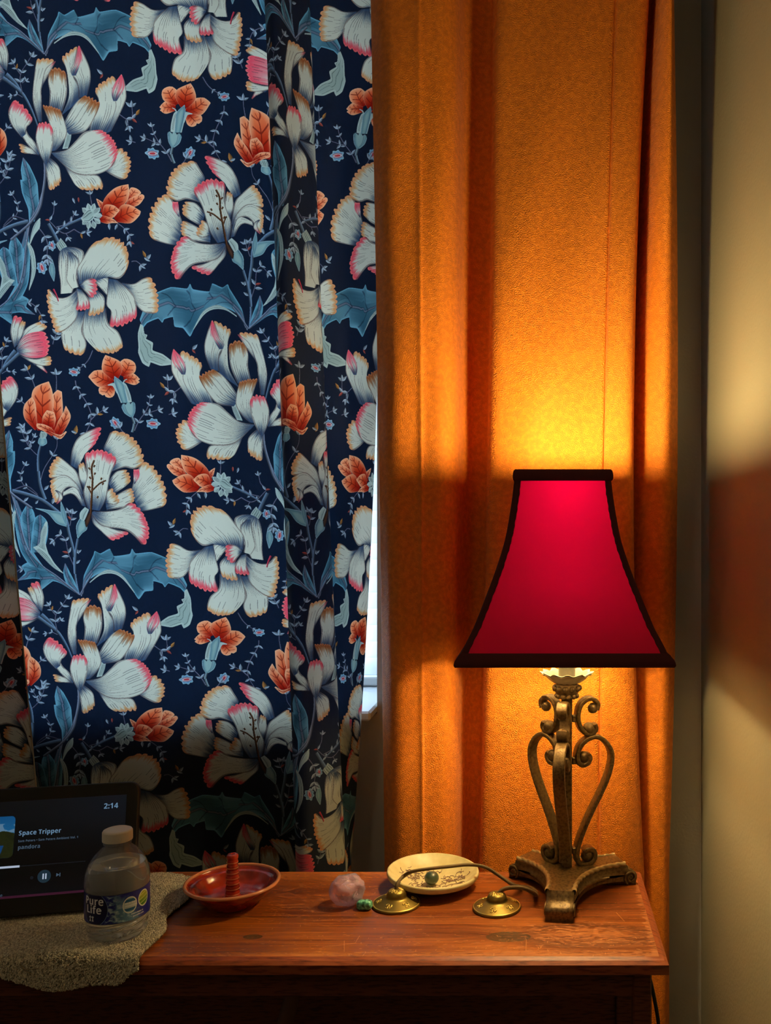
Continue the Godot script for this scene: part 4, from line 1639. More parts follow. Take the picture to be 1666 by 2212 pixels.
# ---- the printed cloth: one half repeat is drawn, its other half is the mirror image one step lower ----
class FloralPrint:
	const W := 948
	const H := 960
	const PER := 592.0
	var buf := PackedFloat32Array()
	var ox := 0.0
	var oy := 0.0
	var sc := 1.0
	var rng := RandomNumberGenerator.new()
	var tone := PackedFloat32Array()

	func _init() -> void:
		rng.seed = 41
		buf.resize(W * H * 3)
		for y in H:
			for x in W:
				var i := (y * W + x) * 3
				var n := rng.randf() * 0.008
				buf[i] = 0.05 + n
				buf[i + 1] = 0.095 + n
				buf[i + 2] = 0.165 + n
		tone.resize(997)
		for i in 997:
			tone[i] = rng.randf()

	func frame(x: float, y: float, s: float) -> void:
		ox = x
		oy = y
		sc = 1.0 / s

	# a point of the frame, in the cloth's own flat measure
	func flat(a: float, b: float) -> Vector2:
		var x := ox + a * sc
		var y := oy + b * sc
		var v := 0.0
		if y < 708.0:
			v = (y - 104.0) / 604.0
		elif y < 1290.0:
			v = 1.0 + (y - 708.0) / 582.0
		else:
			v = 2.0 + (y - 1290.0) / 526.0
		return Vector2((x - 0.066 * (y - 104.0)) * W / PER, v * H)

	func dot(p: Vector2, r: float, g: float, b: float, a: float) -> void:
		var k := floori(p.y / H)
		var yi := clampi(int(p.y - k * H), 0, H - 1)
		var px := p.x if k % 2 == 0 else W - p.x
		var i := (yi * W + posmod(floori(px), W)) * 3
		buf[i] += (r - buf[i]) * a
		buf[i + 1] += (g - buf[i + 1]) * a
		buf[i + 2] += (b - buf[i + 2]) * a

	func smooth_line(pts: Array, n: int, sharp := false) -> PackedVector2Array:
		var c := PackedVector2Array()
		for i in range(0, pts.size(), 2):
			c.append(flat(pts[i], pts[i + 1]))
		var m := c.size()
		var dense := PackedVector2Array()
		var run := PackedFloat32Array()
		var total := 0.0
		var steps := (m - 1) * 10
		for i in steps + 1:
			var k := mini(i / 10, m - 2)
			var f := i * 0.1 - k
			var soft := c[k].cubic_interpolate(c[k + 1], c[maxi(k - 1, 0)], c[mini(k + 2, m - 1)], f)
			dense.append(c[k].lerp(c[k + 1], f).lerp(soft, 0.45) if sharp else soft)
			if i > 0:
				total += dense[i].distance_to(dense[i - 1])
			run.append(total)
		var out := PackedVector2Array()
		var at := 0
		for i in n:
			var d := total * i / (n - 1)
			while at < steps - 1 and run[at + 1] < d:
				at += 1
			out.append(dense[at].lerp(dense[at + 1], clampf((d - run[at]) / maxf(run[at + 1] - run[at], 1e-6), 0.0, 1.0)))
		return out

	func length(l: PackedVector2Array) -> float:
		var d := 0.0
		for i in l.size() - 1:
			d += l[i].distance_to(l[i + 1])
		return d

	# a petal, leaf or calyx between its two sides, both from the foot to the tip
	# kind: c cream, o orange, l leaf, g pale green, w pale curl; tip: t tan, b brown, p pink, n none, f full pink
	func petal(kind: String, tip: String, bulge: float, frills: int, left: Array, right: Array, sharp := false) -> void:
		var probe_l := smooth_line(left, 24, sharp)
		var probe_r := smooth_line(right, 24, sharp)
		var widest := 0.0
		for i in 24:
			widest = maxf(widest, probe_l[i].distance_to(probe_r[i]))
		var blg := bulge * sc * W / PER
		var plen := (length(probe_l) + length(probe_r)) * 0.5
		plen = plen * 0.6 + probe_l[0].lerp(probe_r[0], 0.5).distance_to(probe_l[23].lerp(probe_r[23], 0.5)) * 0.4 + blg * 0.7
		var ns := maxi(8, ceili(maxf(plen, maxf(length(probe_l), length(probe_r)) * 1.1) / 0.5))
		var nt := maxi(5, ceili((widest + blg * 1.5) / 0.5))
		var ls := smooth_line(left, ns, sharp)
		var rs := smooth_line(right, ns, sharp)
		var out_dir := (ls[ns - 1] + rs[ns - 1] - ls[0] - rs[0]).normalized()
		var chord := (rs[ns - 1] - ls[ns - 1])
		if chord.length() > 4.0:
			var nrm := Vector2(-chord.y, chord.x).normalized()
			if nrm.dot(out_dir) < 0.0:
				nrm = -nrm
			out_dir = (nrm * 0.7 + out_dir * 0.3).normalized()
		var seed_ := rng.randi() % 900
		var nst := maxi(4, int(widest / 8.0))
		var tipc := Color(0.74, 0.42, 0.16)
		var tw := 22.0
		if tip == "p":
			tipc = Color(0.84, 0.16, 0.24)
			tw = 30.0
		elif tip == "b":
			tipc = Color(0.52, 0.23, 0.06)
			tw = 44.0
		elif tip == "f":
			tipc = Color(0.86, 0.24, 0.32)
			tw = plen * 0.9
		tw = minf(tw, plen * (0.9 if tip == "f" else 0.42))
		var scal := minf(0.16, 9.0 / maxf(plen, 1.0)) if frills > 0 else 0.0
		for it in nt:
			var t := float(it) / (nt - 1)
			var a := tone[(seed_ + int(t * nst)) % 997]
			var b := tone[(seed_ + 131 + int(t * nst)) % 997]
			var fr := t * nst - floorf(t * nst)
			var in_streak := absf(fr - 0.5) < (0.17 if widest > 40.0 else 0.22)
			var cut := 1.0
			if frills > 0:
				cut = 1.0 - scal * (1.0 - pow(absf(sin(PI * (t * frills + 0.02))), 0.55)) - scal * 0.5 * a
			var bow := blg * pow(maxf(4.0 * t * (1.0 - t), 0.0), 0.62)
			var edge_t := minf(t, 1.0 - t)
			var jag := 0.55 + 0.75 * tone[(seed_ + 57 + int(t * nst * 2.3)) % 997]
			for i_s in ns:
				var s0 := float(i_s) / (ns - 1)
				var s := s0 * cut
				var si := int(s * (ns - 1))
				var lp := ls[si]
				var rp := rs[si]
				var p := lp.lerp(rp, t) + out_dir * (bow * s * sqrt(s))
				var ed := edge_t * lp.distance_to(rp)
				var td := (1.0 - s0) * plen
				var r := 0.0
				var g := 0.0
				var bl := 0.0
				match kind:
					"c":
						var m := smoothstep(-0.02, 0.38, s0 + (a - 0.5) * 0.14)
						r = lerpf(0.17, 0.74, m)
						g = lerpf(0.25, 0.735, m)
						bl = lerpf(0.35, 0.66, m)
						if tip != "n":
							var e := clampf(1.0 - td / (tw * jag), 0.0, 1.0)
							e = pow(e, 0.75) if tip != "t" else e * 0.92
							r = lerpf(r, tipc.r, e)
							g = lerpf(g, tipc.g, e)
							bl = lerpf(bl, tipc.b, e)
							if td < 4.5:
								r = lerpf(r, 0.86, 0.45)
								g = lerpf(g, 0.6, 0.45)
								bl = lerpf(bl, 0.5, 0.45)
						var off := absf(fr - 0.5)
						var upto := 0.26 + 0.42 * a
						if (s0 < upto and off < 0.24 * (1.0 - s0 / upto) + 0.05) or (b > 0.6 and s0 > 0.7 - 0.1 * a and s0 < 0.84 and off < 0.12):
							var k := 0.5 * smoothstep(0.02, 0.1, s0)
							r = lerpf(r, 0.2, k)
							g = lerpf(g, 0.17, k)
							bl = lerpf(bl, 0.2, k)
						if ed < 2.4 and (tip != "f"):
							r = lerpf(r, 0.28, 0.5)
							g = lerpf(g, 0.2, 0.5)
							bl = lerpf(bl, 0.2, 0.5)
					"o":
						var m2 := smoothstep(-0.05, 0.75, s0)
						r = lerpf(0.52, 0.86, m2)
						g = lerpf(0.05, 0.42, m2 * m2 * 0.6 + m2 * 0.4)
						bl = lerpf(0.03, 0.25, m2 * m2)
						var out_ := 1.0 - clampf(minf(ed, td * 0.8) / 20.0, 0.0, 1.0)
						r = lerpf(r, 0.88, out_ * 0.7 * m2)
						g = lerpf(g, 0.62, out_ * 0.85 * m2)
						bl = lerpf(bl, 0.46, out_ * 0.85 * m2)
						var mid := absf(t - 0.5)
						var vein := mid * widest < 1.7 and s0 < 0.85
						var sv := s0 * 4.2 - mid * 1.9 + 0.2
						if not vein and s0 > 0.22 and s0 < 0.9 and sv - floorf(sv) < 0.17 and mid < 0.36:
							vein = true
						if vein:
							r = lerpf(r, 0.38, 0.65)
							g = lerpf(g, 0.07, 0.65)
							bl = lerpf(bl, 0.05, 0.65)
						if ed < 1.6 or td < 2.0:
							r = lerpf(r, 0.9, 0.35)
							g = lerpf(g, 0.7, 0.35)
							bl = lerpf(bl, 0.55, 0.35)
					"l":
						var u := 0.5 + 0.5 * sin(s0 * 13.0 + t * 5.0 + a * 1.5)
						var rim := 1.0 - clampf(ed / 16.0, 0.0, 1.0)
						r = lerpf(0.17, 0.38, u * 0.6 + rim * 0.5)
						g = lerpf(0.32, 0.55, u * 0.6 + rim * 0.5)
						bl = lerpf(0.38, 0.60, u * 0.6 + rim * 0.5)
						if ed < 3.2 or (td < 3.0):
							r = 0.36
							g = 0.56
							bl = 0.63
						var mid3 := absf(t - 0.48) * lp.distance_to(rp)
						if mid3 < 2.6:
							r = 0.36
							g = 0.38
							bl = 0.44
						elif mid3 < 6.0:
							r *= 0.72
							g *= 0.72
							bl *= 0.76
						var sv3 := s0 * 6.0 - absf(t - 0.48) * 1.4
						if sv3 - floorf(sv3) < 0.07 and ed > 7.0:
							r *= 0.62
							g *= 0.66
							bl *= 0.72
					"g":
						var m4 := clampf(ed / 12.0, 0.0, 1.0)
						r = lerpf(0.3, 0.5, m4)
						g = lerpf(0.44, 0.6, m4)
						bl = lerpf(0.48, 0.58, m4)
						if ed < 2.0:
							r = lerpf(r, 0.62, 0.6)
							g = lerpf(g, 0.7, 0.6)
							bl = lerpf(bl, 0.7, 0.6)
						if in_streak and b > 0.6:
							r *= 0.8
							g *= 0.8
							bl *= 0.85
					"w":
						var m5 := clampf(ed / 14.0, 0.0, 1.0)
						r = lerpf(0.64, 0.54, m5)
						g = lerpf(0.68, 0.6, m5)
						bl = lerpf(0.64, 0.56, m5)
						if in_streak and a > 0.5 and s0 > 0.1 and s0 < 0.85:
							r *= 0.66
							g *= 0.68
							bl *= 0.7
					_:
						var m6 := clampf(ed / 8.0, 0.0, 1.0)
						r = lerpf(0.16, 0.34, m6)
						g = lerpf(0.1, 0.22, m6)
						bl = lerpf(0.08, 0.16, m6)
				var w := 1.0
				if ed < 0.5:
					w = 0.5
				dot(p, r, g, bl, w)

	func stem(pts: Array, w0: float, w1: float, col := Color(0.33, 0.4, 0.47)) -> void:
		var probe := smooth_line(pts, 24)
		var n := maxi(4, ceili(length(probe) / 0.7))
		var l := smooth_line(pts, n)
		for i in n:
			var d := (l[mini(i + 1, n - 1)] - l[maxi(i - 1, 0)]).normalized()
			var nrm := Vector2(-d.y, d.x)
			if nrm.y > 0.0:
				nrm = -nrm
			var w := lerpf(w0, w1, float(i) / (n - 1)) * sc * W / PER
			var m := maxi(2, ceili(w / 0.6))
			for j in m:
				var t := float(j) / (m - 1) * 2.0 - 1.0
				var k := 0.85 + 0.4 * t
				dot(l[i] + nrm * (t * w * 0.5), col.r * k, col.g * k, col.b * k, 0.95)

	func leaflet(x: float, y: float, ang: float, size: float, kind := 0) -> void:
		var dx := cos(ang) * size
		var dy := sin(ang) * size
		var c := Color(0.54, 0.59, 0.63)
		if kind == 1:
			c = Color(0.6, 0.4, 0.2)
		elif kind == 2:
			c = Color(0.58, 0.26, 0.22)
		var a := flat(x, y)
		var e := flat(x + dx, y + dy)
		var n := maxi(4, ceili(a.distance_to(e) / 0.6))
		var nr := Vector2(-(e - a).y, (e - a).x) * 0.2
		for i in n:
			var s := float(i) / (n - 1)
			var wd := sin(PI * pow(s, 0.8))
			var m := maxi(2, ceili(nr.length() * wd * 2.0 / 0.6))
			for j in m:
				var t := float(j) / (m - 1) * 2.0 - 1.0
				var k := 0.85 + 0.3 * t
				dot(a.lerp(e, s) + nr * wd * t, c.r * k, c.g * k, c.b * k, 0.95)

	# a thin twig with a pair of small leaves at each joint
	func twig(pts: Array, every := 2, size := 26.0) -> void:
		size *= 1.22
		stem(pts, 8.0, 4.5, Color(0.36, 0.36, 0.42))
		var n := pts.size() / 2
		for i in range(1, n):
			if i % every != 0 and i != n - 1:
				continue
			var x: float = pts[i * 2]
			var y: float = pts[i * 2 + 1]
			var d := atan2(y - pts[i * 2 - 1], x - pts[i * 2 - 2])
			leaflet(x, y, d + 0.75 + rng.randf() * 0.4, size * (0.8 + 0.4 * rng.randf()), 1 if rng.randf() < 0.1 else 0)
			leaflet(x, y, d - 0.75 - rng.randf() * 0.4, size * (0.8 + 0.4 * rng.randf()), 2 if rng.randf() < 0.1 else 0)
			if i == n - 1:
				leaflet(x, y, d, size, 0)

	# a little flower like an eye
	func eye(x: float, y: float, ang: float, size: float) -> void:
		var n := ceili(size * sc * W / PER * 2.2 / 0.6)
		for i in n:
			for j in n:
				var u := (float(i) / (n - 1) * 2.0 - 1.0)
				var v := (float(j) / (n - 1) * 2.0 - 1.0)
				var th := atan2(v, u)
				var lim := 0.82 + 0.16 * cos(th * 7.0 + 0.6) * (0.6 if absf(u) < 0.8 else 1.0)
				var rr := Vector2(u, v * 1.25).length()
				if rr > lim:
					continue
				var c := Color(0.36, 0.52, 0.62)
				if rr > lim - 0.13:
					c = Color(0.5, 0.62, 0.66)
				var q := absf(v) + 0.42 * u * u
				if absf(u) < 0.62 and q < 0.31:
					c = Color(0.66, 0.62, 0.62)
				if absf(u) < 0.62 and q < 0.31 and q > 0.245:
					c = Color(0.55, 0.25, 0.27)
				if absf(u) < 0.36 and absf(v) + 0.5 * u * u < 0.14:
					c = Color(0.66, 0.2, 0.22)
				var ca := cos(ang)
				var sa := sin(ang)
				dot(flat(x + (u * ca - v * sa) * size, y + (u * sa + v * ca) * size), c.r, c.g, c.b, 0.95)

	func draw() -> void:
		# thin twigs first
		frame(0, 400, 3.95)
		twig([790, 1380, 760, 1450, 720, 1500, 680, 1530])
		eye(630, 1565, 0.2, 52)
		twig([640, 1640, 650, 1690, 690, 1760, 740, 1840, 775, 1930, 770, 2010, 735, 2100, 728, 2200], 1, 40)
		twig([780, 1980, 830, 1930, 880, 1900], 1, 42)
		eye(985, 2012, 0.9, 62)
		eye(1305, 2022, 0.1, 66)
		twig([1150, 2080, 1180, 2010, 1230, 1940, 1270, 1930, 1350, 1900], 1, 38)
		twig([1060, 2100, 1040, 2080, 1020, 2050], 2, 40)
		twig([1230, 1940, 1270, 1860, 1280, 1800], 1, 30)
		eye(355, 670, 1.3, 62)
		eye(440, 480, 1.5, 48)
		petal("g", "n", 0, 0, [440, 600, 415, 690, 455, 785], [445, 600, 468, 690, 460, 785])
		twig([330, 330, 380, 400, 405, 480, 400, 560, 405, 600], 1, 44)
		twig([180, 965, 240, 970, 300, 1010, 345, 1080, 355, 1130], 1, 40)
		twig([450, 1330, 460, 1290, 480, 1240], 1, 50)
		twig([300, 1720, 270, 1640, 230, 1560], 1, 44)
		twig([230, 1880, 180, 1830, 130, 1800], 1, 40)
		twig([480, 1740, 482, 1660, 475, 1590], 2, 44)
		twig([1550, 1690, 1490, 1740, 1440, 1740, 1430, 1640], 1, 44)
		twig([1490, 1740, 1480, 1800], 1, 42)
		leaflet(1400, 1710, -2.2, 60, 1)
		twig([1440, 1940, 1470, 1930], 1, 40)
		twig([1120, 615, 1160, 610, 1200, 640], 2, 40)
		leaflet(1245, 590, -0.9, 62)
		leaflet(1240, 570, -2.0, 60, 1)
		leaflet(1230, 575, 0.5, 56)
		twig([1000, 280, 1060, 330, 1100, 380, 1110, 440], 1, 40)
		leaflet(1000, 290, 2.0, 50)
		leaflet(930, 280, 1.5, 56)
		twig([630, 330, 560, 370, 500, 350, 440, 290, 420, 260, 455, 200, 460, 130], 2, 32)
		twig([480, 320, 540, 300, 600, 260, 630, 200], 1, 34)
		twig([630, 330, 690, 360, 740, 350], 1, 36)
		twig([560, 370, 580, 400], 1, 32)
		leaflet(620, 60, 1.2, 46)
		leaflet(668, 50, 1.5, 40, 2)
		twig([780, 110, 770, 60, 765, 20], 2, 30)
		twig([240, 2200, 225, 2110, 190, 2060], 1, 42)
		leaflet(1640, 1360, -0.8, 60)
		leaflet(1640, 1360, 0.9, 44, 2)
		leaflet(640, 2110, -1.4, 80, 1)
		leaflet(610, 2080, 0.4, 50)
		# strand that climbs from the fork, in the third row
		frame(0, 880, 5.206)
		twig([430, 990, 300, 900, 240, 820, 235, 740, 280, 640], 1, 40)
		twig([415, 525, 340, 450, 290, 370, 250, 270], 1, 54)
		twig([345, 450, 350, 390, 380, 320], 1, 40)
		twig([455, 830, 500, 680, 590, 530, 640, 430, 640, 340], 2, 48)
		twig([830, 1780, 770, 1640, 740, 1500, 680, 1440, 610, 1500], 1, 50)
		leaflet(590, 1080, -1.3, 80)
		leaflet(500, 920, -0.8, 70)
		leaflet(870, 1640, -0.6, 60)
		leaflet(780, 1680, 3.1, 80)
		leaflet(860, 1760, -0.7, 60)
		leaflet(870, 1600, 1.2, 54)
		twig([790, 1330, 800, 1260, 770, 1180], 1, 50)
		twig([810, 1250, 815, 1190], 1, 44)
		leaflet(270, 1050, -0.7, 66)
		leaflet(400, 1080, -0.9, 50)
		stem([485, 320, 440, 480, 430, 620, 450, 850, 510, 1030], 18, 34)
		stem([160, 920, 300, 880, 420, 970], 14, 10, Color(0.28, 0.28, 0.34))
		stem([140, 930, 300, 970, 480, 1040, 640, 1160, 740, 1250, 780, 1420, 835, 1640, 850, 1900, 890, 2110], 40, 20)
		stem([880, 1480, 855, 1650, 850, 1880, 880, 2110], 24, 18)
		petal("g", "n", 0, 0, [750, 1340, 640, 1300, 540, 1190, 405, 1135], [755, 1300, 700, 1190, 570, 1155, 405, 1130])
		petal("g", "n", 0, 0, [740, 1320, 690, 1200, 685, 1055], [755, 1320, 745, 1190, 690, 1055])
		# its teal leaves
		petal("l", "n", 0, 0, [70, 930, 0, 780, -20, 520, 40, 330, 100, 240], [130, 935, 120, 800, 165, 620, 168, 480, 145, 490, 145, 370, 105, 240], true)
		petal("l", "n", 0, 0, [880, 2110, 700, 1990, 600, 1960, 470, 2060, 500, 1950, 380, 1930, 200, 1960], [880, 2080, 720, 1960, 560, 1840, 350, 1740, 250, 1790, 290, 1870, 205, 1955], true)
		petal("l", "n", 0, 0, [860, 2060, 760, 1990, 720, 1880, 735, 1760], [890, 2080, 850, 1980, 790, 1860, 740, 1760])
		petal("l", "n", 0, 0, [340, 1790, 230, 1600, 170, 1300, 150, 1000], [520, 1830, 340, 1560, 260, 1260, 160, 990])
		petal("l", "n", 0, 0, [300, 1600, 250, 1400, 225, 1230, 180, 1040], [380, 1620, 330, 1300, 250, 1180, 190, 1040])
		petal("l", "n", 0, 0, [300, 1580, 255, 1400, 240, 1220, 310, 1080], [390, 1590, 410, 1380, 385, 1180, 315, 1080])
		petal("l", "n", 0, 0, [350, 1640, 360, 1450, 390, 1260, 450, 1205], [500, 1620, 540, 1440, 535, 1290, 460, 1205])
		petal("w", "n", 0, 0, [380, 1580, 450, 1530, 465, 1400, 520, 1280], [560, 1680, 515, 1530, 535, 1400, 535, 1290])
		petal("w", "n", 0, 0, [380, 1575, 480, 1680, 600, 1800, 715, 1872], [420, 1560, 540, 1640, 620, 1760, 718, 1870])
		petal("w", "n", 0, 0, [185, 1135, 120, 1260, 130, 1480, 230, 1690], [190, 1140, 165, 1300, 175, 1480, 232, 1685])
		petal("w", "n", 0, 0, [0, 900, 20, 1000, 90, 1080, 150, 1180], [10, 900, 70, 960, 120, 1060, 155, 1180])
		stem([110, 900, 200, 1210, 310, 1580, 470, 1780, 650, 1910, 900, 2120], 12, 16, Color(0.4, 0.42, 0.48))
		stem([-140, 420, 0, 760, 110, 910], 14, 12, Color(0.4, 0.42, 0.48))
		# the big curling leaf
		frame(0, 880, 3.95)
		stem([700, 1620, 735, 1500, 800, 1420], 9, 9, Color(0.4, 0.42, 0.48))
		petal("l", "n", 0, 0, [705, 1600, 722, 1440, 800, 1270, 812, 1230, 860, 1252, 940, 1210, 962, 1275, 1110, 1255, 1130, 1210, 1162, 1250, 1300, 1240, 1470, 1310, 1505, 1335, 1550, 1420, 1600, 1522],
			[712, 1600, 740, 1500, 820, 1440, 900, 1402, 980, 1405, 1080, 1480, 1150, 1590, 1190, 1648, 1240, 1582, 1310, 1570, 1312, 1490, 1390, 1512, 1412, 1542, 1442, 1508, 1540, 1548, 1582, 1592], true)
		petal("w", "n", 0, 0, [770, 1500, 860, 1420, 940, 1392, 1050, 1440, 1150, 1585], [772, 1505, 860, 1440, 960, 1425, 1050, 1470, 1152, 1592])
		petal("w", "n", 0, 0, [1580, 1575, 1578, 1640, 1555, 1650, 1570, 1680, 1515, 1710, 1525, 1770, 1440, 1800, 1355, 1862], [1600, 1560, 1632, 1640, 1640, 1740, 1650, 1790, 1625, 1870, 1575, 1900, 1570, 1860, 1470, 1890, 1358, 1872], true)
		# the orange bud and its calyx, first row
		frame(0, 0, 3.95)
		stem([410, 1870, 460, 1960, 510, 2060], 26, 26)
		stem([500, 1925, 600, 1860, 720, 1800], 14, 22)
		petal("o", "n", 0, 0, [870, 1740, 840, 1700, 820, 1640], [880, 1730, 880, 1680, 825, 1640])
		petal("o", "n", 20, 0, [1080, 1660, 1090, 1600, 1110, 1555], [1090, 1660, 1160, 1630, 1200, 1600])
		petal("o", "n", 16, 0, [1060, 1725, 1100, 1650, 1200, 1610], [1090, 1735, 1180, 1700, 1225, 1640])
		petal("o", "n", 0, 0, [855, 1760, 890, 1640, 980, 1550, 1090, 1522], [1010, 1745, 1080, 1670, 1098, 1600, 1094, 1524])
		petal("o", "n", 0, 0, [970, 1810, 1030, 1710, 1100, 1700, 1195, 1752], [1000, 1850, 1110, 1860, 1180, 1800, 1198, 1756])
		petal("o", "n", 0, 0, [865, 1790, 890, 1700, 960, 1700, 1015, 1742], [880, 1830, 960, 1810, 1000, 1770, 1018, 1746])
		petal("o", "n", 0, 0, [845, 1800, 880, 1790, 960, 1820, 1000, 1855], [860, 1845, 910, 1860, 960, 1855, 1002, 1858])
		for k in 9:
			var an := -2.5 + k * 0.62
			var cx := 775.0 + 10.0 * cos(an)
			var cy := 1790.0 + 20.0 * sin(an)
			petal("w", "n", 0, 0, [cx - 14, cy, cx + cos(an - 0.35) * 62, cy + sin(an - 0.35) * 66, cx + cos(an) * 84, cy + sin(an) * 96], [cx + 14, cy, cx + cos(an + 0.35) * 62, cy + sin(an + 0.35) * 66, cx + cos(an) * 86, cy + sin(an) * 97])
		petal("w", "n", 0, 0, [690, 1810, 740, 1740, 790, 1730], [700, 1830, 760, 1840, 810, 1790])
		# pink side flower, second row
		frame(0, 400, 3.95)
		stem([10, 1560, 60, 1470, 130, 1390], 10, 36)
		petal("c", "p", 8, 2, [120, 1360, 88, 1220, 118, 1070], [150, 1330, 165, 1200, 190, 1110])
		petal("c", "t", 6, 2, [145, 1340, 150, 1210, 180, 1130], [170, 1330, 205, 1200, 222, 1145])
		petal("c", "t", 14, 3, [165, 1300, 220, 1200, 330, 1140], [195, 1310, 300, 1250, 408, 1190])
		petal("c", "p", 0, 0, [270, 1490, 320, 1530, 398, 1582], [295, 1520, 350, 1510, 402, 1575])
		petal("c", "t", 16, 3, [150, 1420, 260, 1490, 350, 1520, 430, 1515], [160, 1430, 260, 1460, 330, 1460, 425, 1425])
		petal("c", "f", 46, 6, [138, 1370, 190, 1280, 260, 1240, 375, 1220], [150, 1410, 220, 1445, 300, 1455, 385, 1440])
		# tulip, second row
		petal("g", "n", 0, 0, [355, 2215, 325, 2190, 335, 2145], [365, 2215, 400, 2190, 392, 2145])
		petal("w", "n", 0, 0, [345, 2150, 340, 2120, 350, 2090], [385, 2150, 400, 2120, 400, 2095])
		petal("o", "n", 0, 0, [440, 2090, 420, 1950, 440, 1790, 490, 1725], [520, 2090, 535, 1900, 530, 1790, 525, 1740])
		petal("o", "n", 0, 0, [320, 2080, 270, 1860, 290, 1720, 412, 1655], [440, 2080, 455, 1850, 445, 1740, 416, 1658])
		petal("o", "n", 0, 0, [450, 2120, 500, 1990, 540, 1920, 560, 1865], [530, 2110, 590, 2000, 600, 1940, 566, 1870])
		petal("o", "n", 0, 0, [300, 2080, 210, 1980, 205, 1870, 268, 1795], [320, 2060, 310, 1940, 300, 1850, 274, 1797])
		petal("o", "n", 0, 0, [360, 2030, 365, 1960, 400, 1905], [460, 2050, 475, 1980, 460, 1920])
		petal("o", "n", 0, 0, [440, 2130, 380, 2090, 320, 2060, 312, 2025], [470, 2100, 440, 2060, 380, 2030, 320, 2022])
		petal("o", "n", 0, 0, [390, 2090, 470, 2130, 520, 2150, 570, 2090], [410, 2080, 480, 2110, 520, 2115, 560, 2085])
		# trumpet flower with five orange petals, first row
		frame(300, 140, 5.206)
		stem([380, 820, 362, 900, 375, 960, 395, 1010], 22, 26, Color(0.42, 0.48, 0.5))
		petal("o", "n", 22, 2, [520, 460, 540, 560, 590, 605], [590, 440, 690, 470, 715, 530])
		petal("o", "n", 26, 2, [410, 410, 310, 450, 265, 435], [410, 350, 310, 310, 245, 360])
		petal("o", "n", 10, 0, [520, 400, 580, 310, 650, 270, 720, 275], [560, 430, 680, 470, 740, 440, 802, 350])
		petal("o", "n", 26, 0, [410, 350, 290, 310, 258, 250, 262, 205], [440, 330, 440, 250, 425, 180, 385, 148])
		petal("o", "n", 0, 0, [470, 370, 415, 270, 430, 170, 577, 95], [560, 370, 638, 280, 622, 170, 581, 96])
		petal("w", "n", 0, 0, [395, 470, 415, 430, 400, 400, 372, 383], [415, 480, 425, 430, 410, 395, 378, 380])
		petal("w", "n", 0, 0, [490, 540, 510, 440, 540, 425, 597, 447], [510, 545, 540, 470, 560, 455, 599, 453])
		petal("w", "n", 0, 0, [355, 650, 362, 560, 390, 450, 425, 420], [400, 660, 410, 560, 430, 470, 440, 420])
		petal("w", "n", 0, 0, [430, 660, 470, 560, 500, 480, 500, 440], [478, 660, 500, 570, 522, 480, 515, 440])
		petal("g", "n", 0, 0, [400, 660, 410, 540, 425, 430, 510, 345], [470, 660, 500, 540, 520, 430, 513, 347])
		petal("g", "n", 14, 3, [365, 830, 330, 760, 320, 645], [395, 830, 455, 780, 485, 690])
		# the rosette, first row
		frame(80, 470, 5.206)
		petal("w", "n", 0, 0, [240, 220, 215, 255, 262, 335], [262, 180, 310, 235, 335, 275])
		petal("c", "n", 0, 0, [280, 300, 245, 360, 240, 520, 262, 690, 262, 810], [330, 275, 440, 275, 525, 340, 470, 560, 390, 790])
		petal("c", "n", 0, 0, [340, 330, 330, 520, 330, 650, 390, 745], [380, 330, 470, 420, 440, 600, 465, 720])
		petal("c", "t", 40, 4, [430, 1010, 330, 1190, 268, 1250, 300, 1430], [570, 1000, 505, 1200, 552, 1370, 520, 1500])
		petal("c", "t", 90, 6, [540, 980, 505, 1190, 540, 1310, 650, 1430], [770, 980, 800, 1150, 910, 1250, 970, 1400])
		petal("c", "t", 64, 9, [460, 740, 340, 840, 225, 850, 125, 745], [470, 900, 440, 1080, 340, 1200, 232, 1262])
		stem([180, 762, 215, 830, 238, 895], 20, 10, Color(0.7, 0.2, 0.27))
		petal("c", "n", 20, 0, [620, 640, 690, 720, 775, 820], [690, 600, 800, 640, 800, 770])
		petal("c", "t", 70, 7, [950, 690, 1080, 700, 1180, 640, 1260, 605], [1080, 890, 1150, 980, 1220, 1025, 1340, 1030])
		petal("c", "p", 60, 6, [800, 640, 785, 830, 780, 940, 830, 1020, 805, 1180], [900, 660, 1060, 800, 1110, 920, 1122, 1060])
		petal("c", "t", 290, 8, [470, 690, 440, 540, 500, 420, 585, 268], [800, 620, 880, 640, 930, 635, 985, 580])
		petal("c", "t", 36, 4, [560, 800, 590, 950, 562, 1040], [680, 770, 755, 860, 752, 1000])
		petal("c", "p", 18, 4, [440, 740, 455, 880, 422, 995], [500, 760, 580, 870, 595, 975])
		petal("c", "p", 60, 5, [480, 700, 550, 640, 645, 625], [500, 730, 560, 800, 600, 865])
		# the open flower with a brown spray, first row
		frame(300, 290, 5.206)
		petal("w", "n", 0, 0, [1000, 1150, 1040, 1230, 1080, 1300], [1040, 1120, 1105, 1190, 1115, 1270])
		petal("g", "n", 0, 0, [1050, 1300, 1050, 1380, 1110, 1430, 1165, 1490], [1120, 1260, 1165, 1340, 1172, 1420, 1170, 1490])
		petal("x", "n", 0, 0, [975, 1200, 1010, 1290, 1052, 1358], [1010, 1190, 1060, 1290, 1058, 1355])
		petal("c", "t", 130, 8, [430, 1175, 300, 1150, 150, 1112], [500, 940, 430, 760, 330, 570])
		petal("c", "f", 0, 0, [448, 845, 385, 760, 375, 672], [456, 845, 445, 740, 437, 674])
		petal("c", "t", 40, 5, [800, 1150, 620, 1120, 485, 1060], [800, 1060, 640, 960, 510, 890])
		petal("c", "t", 30, 4, [700, 960, 580, 890, 490, 820], [740, 820, 640, 700, 530, 670])
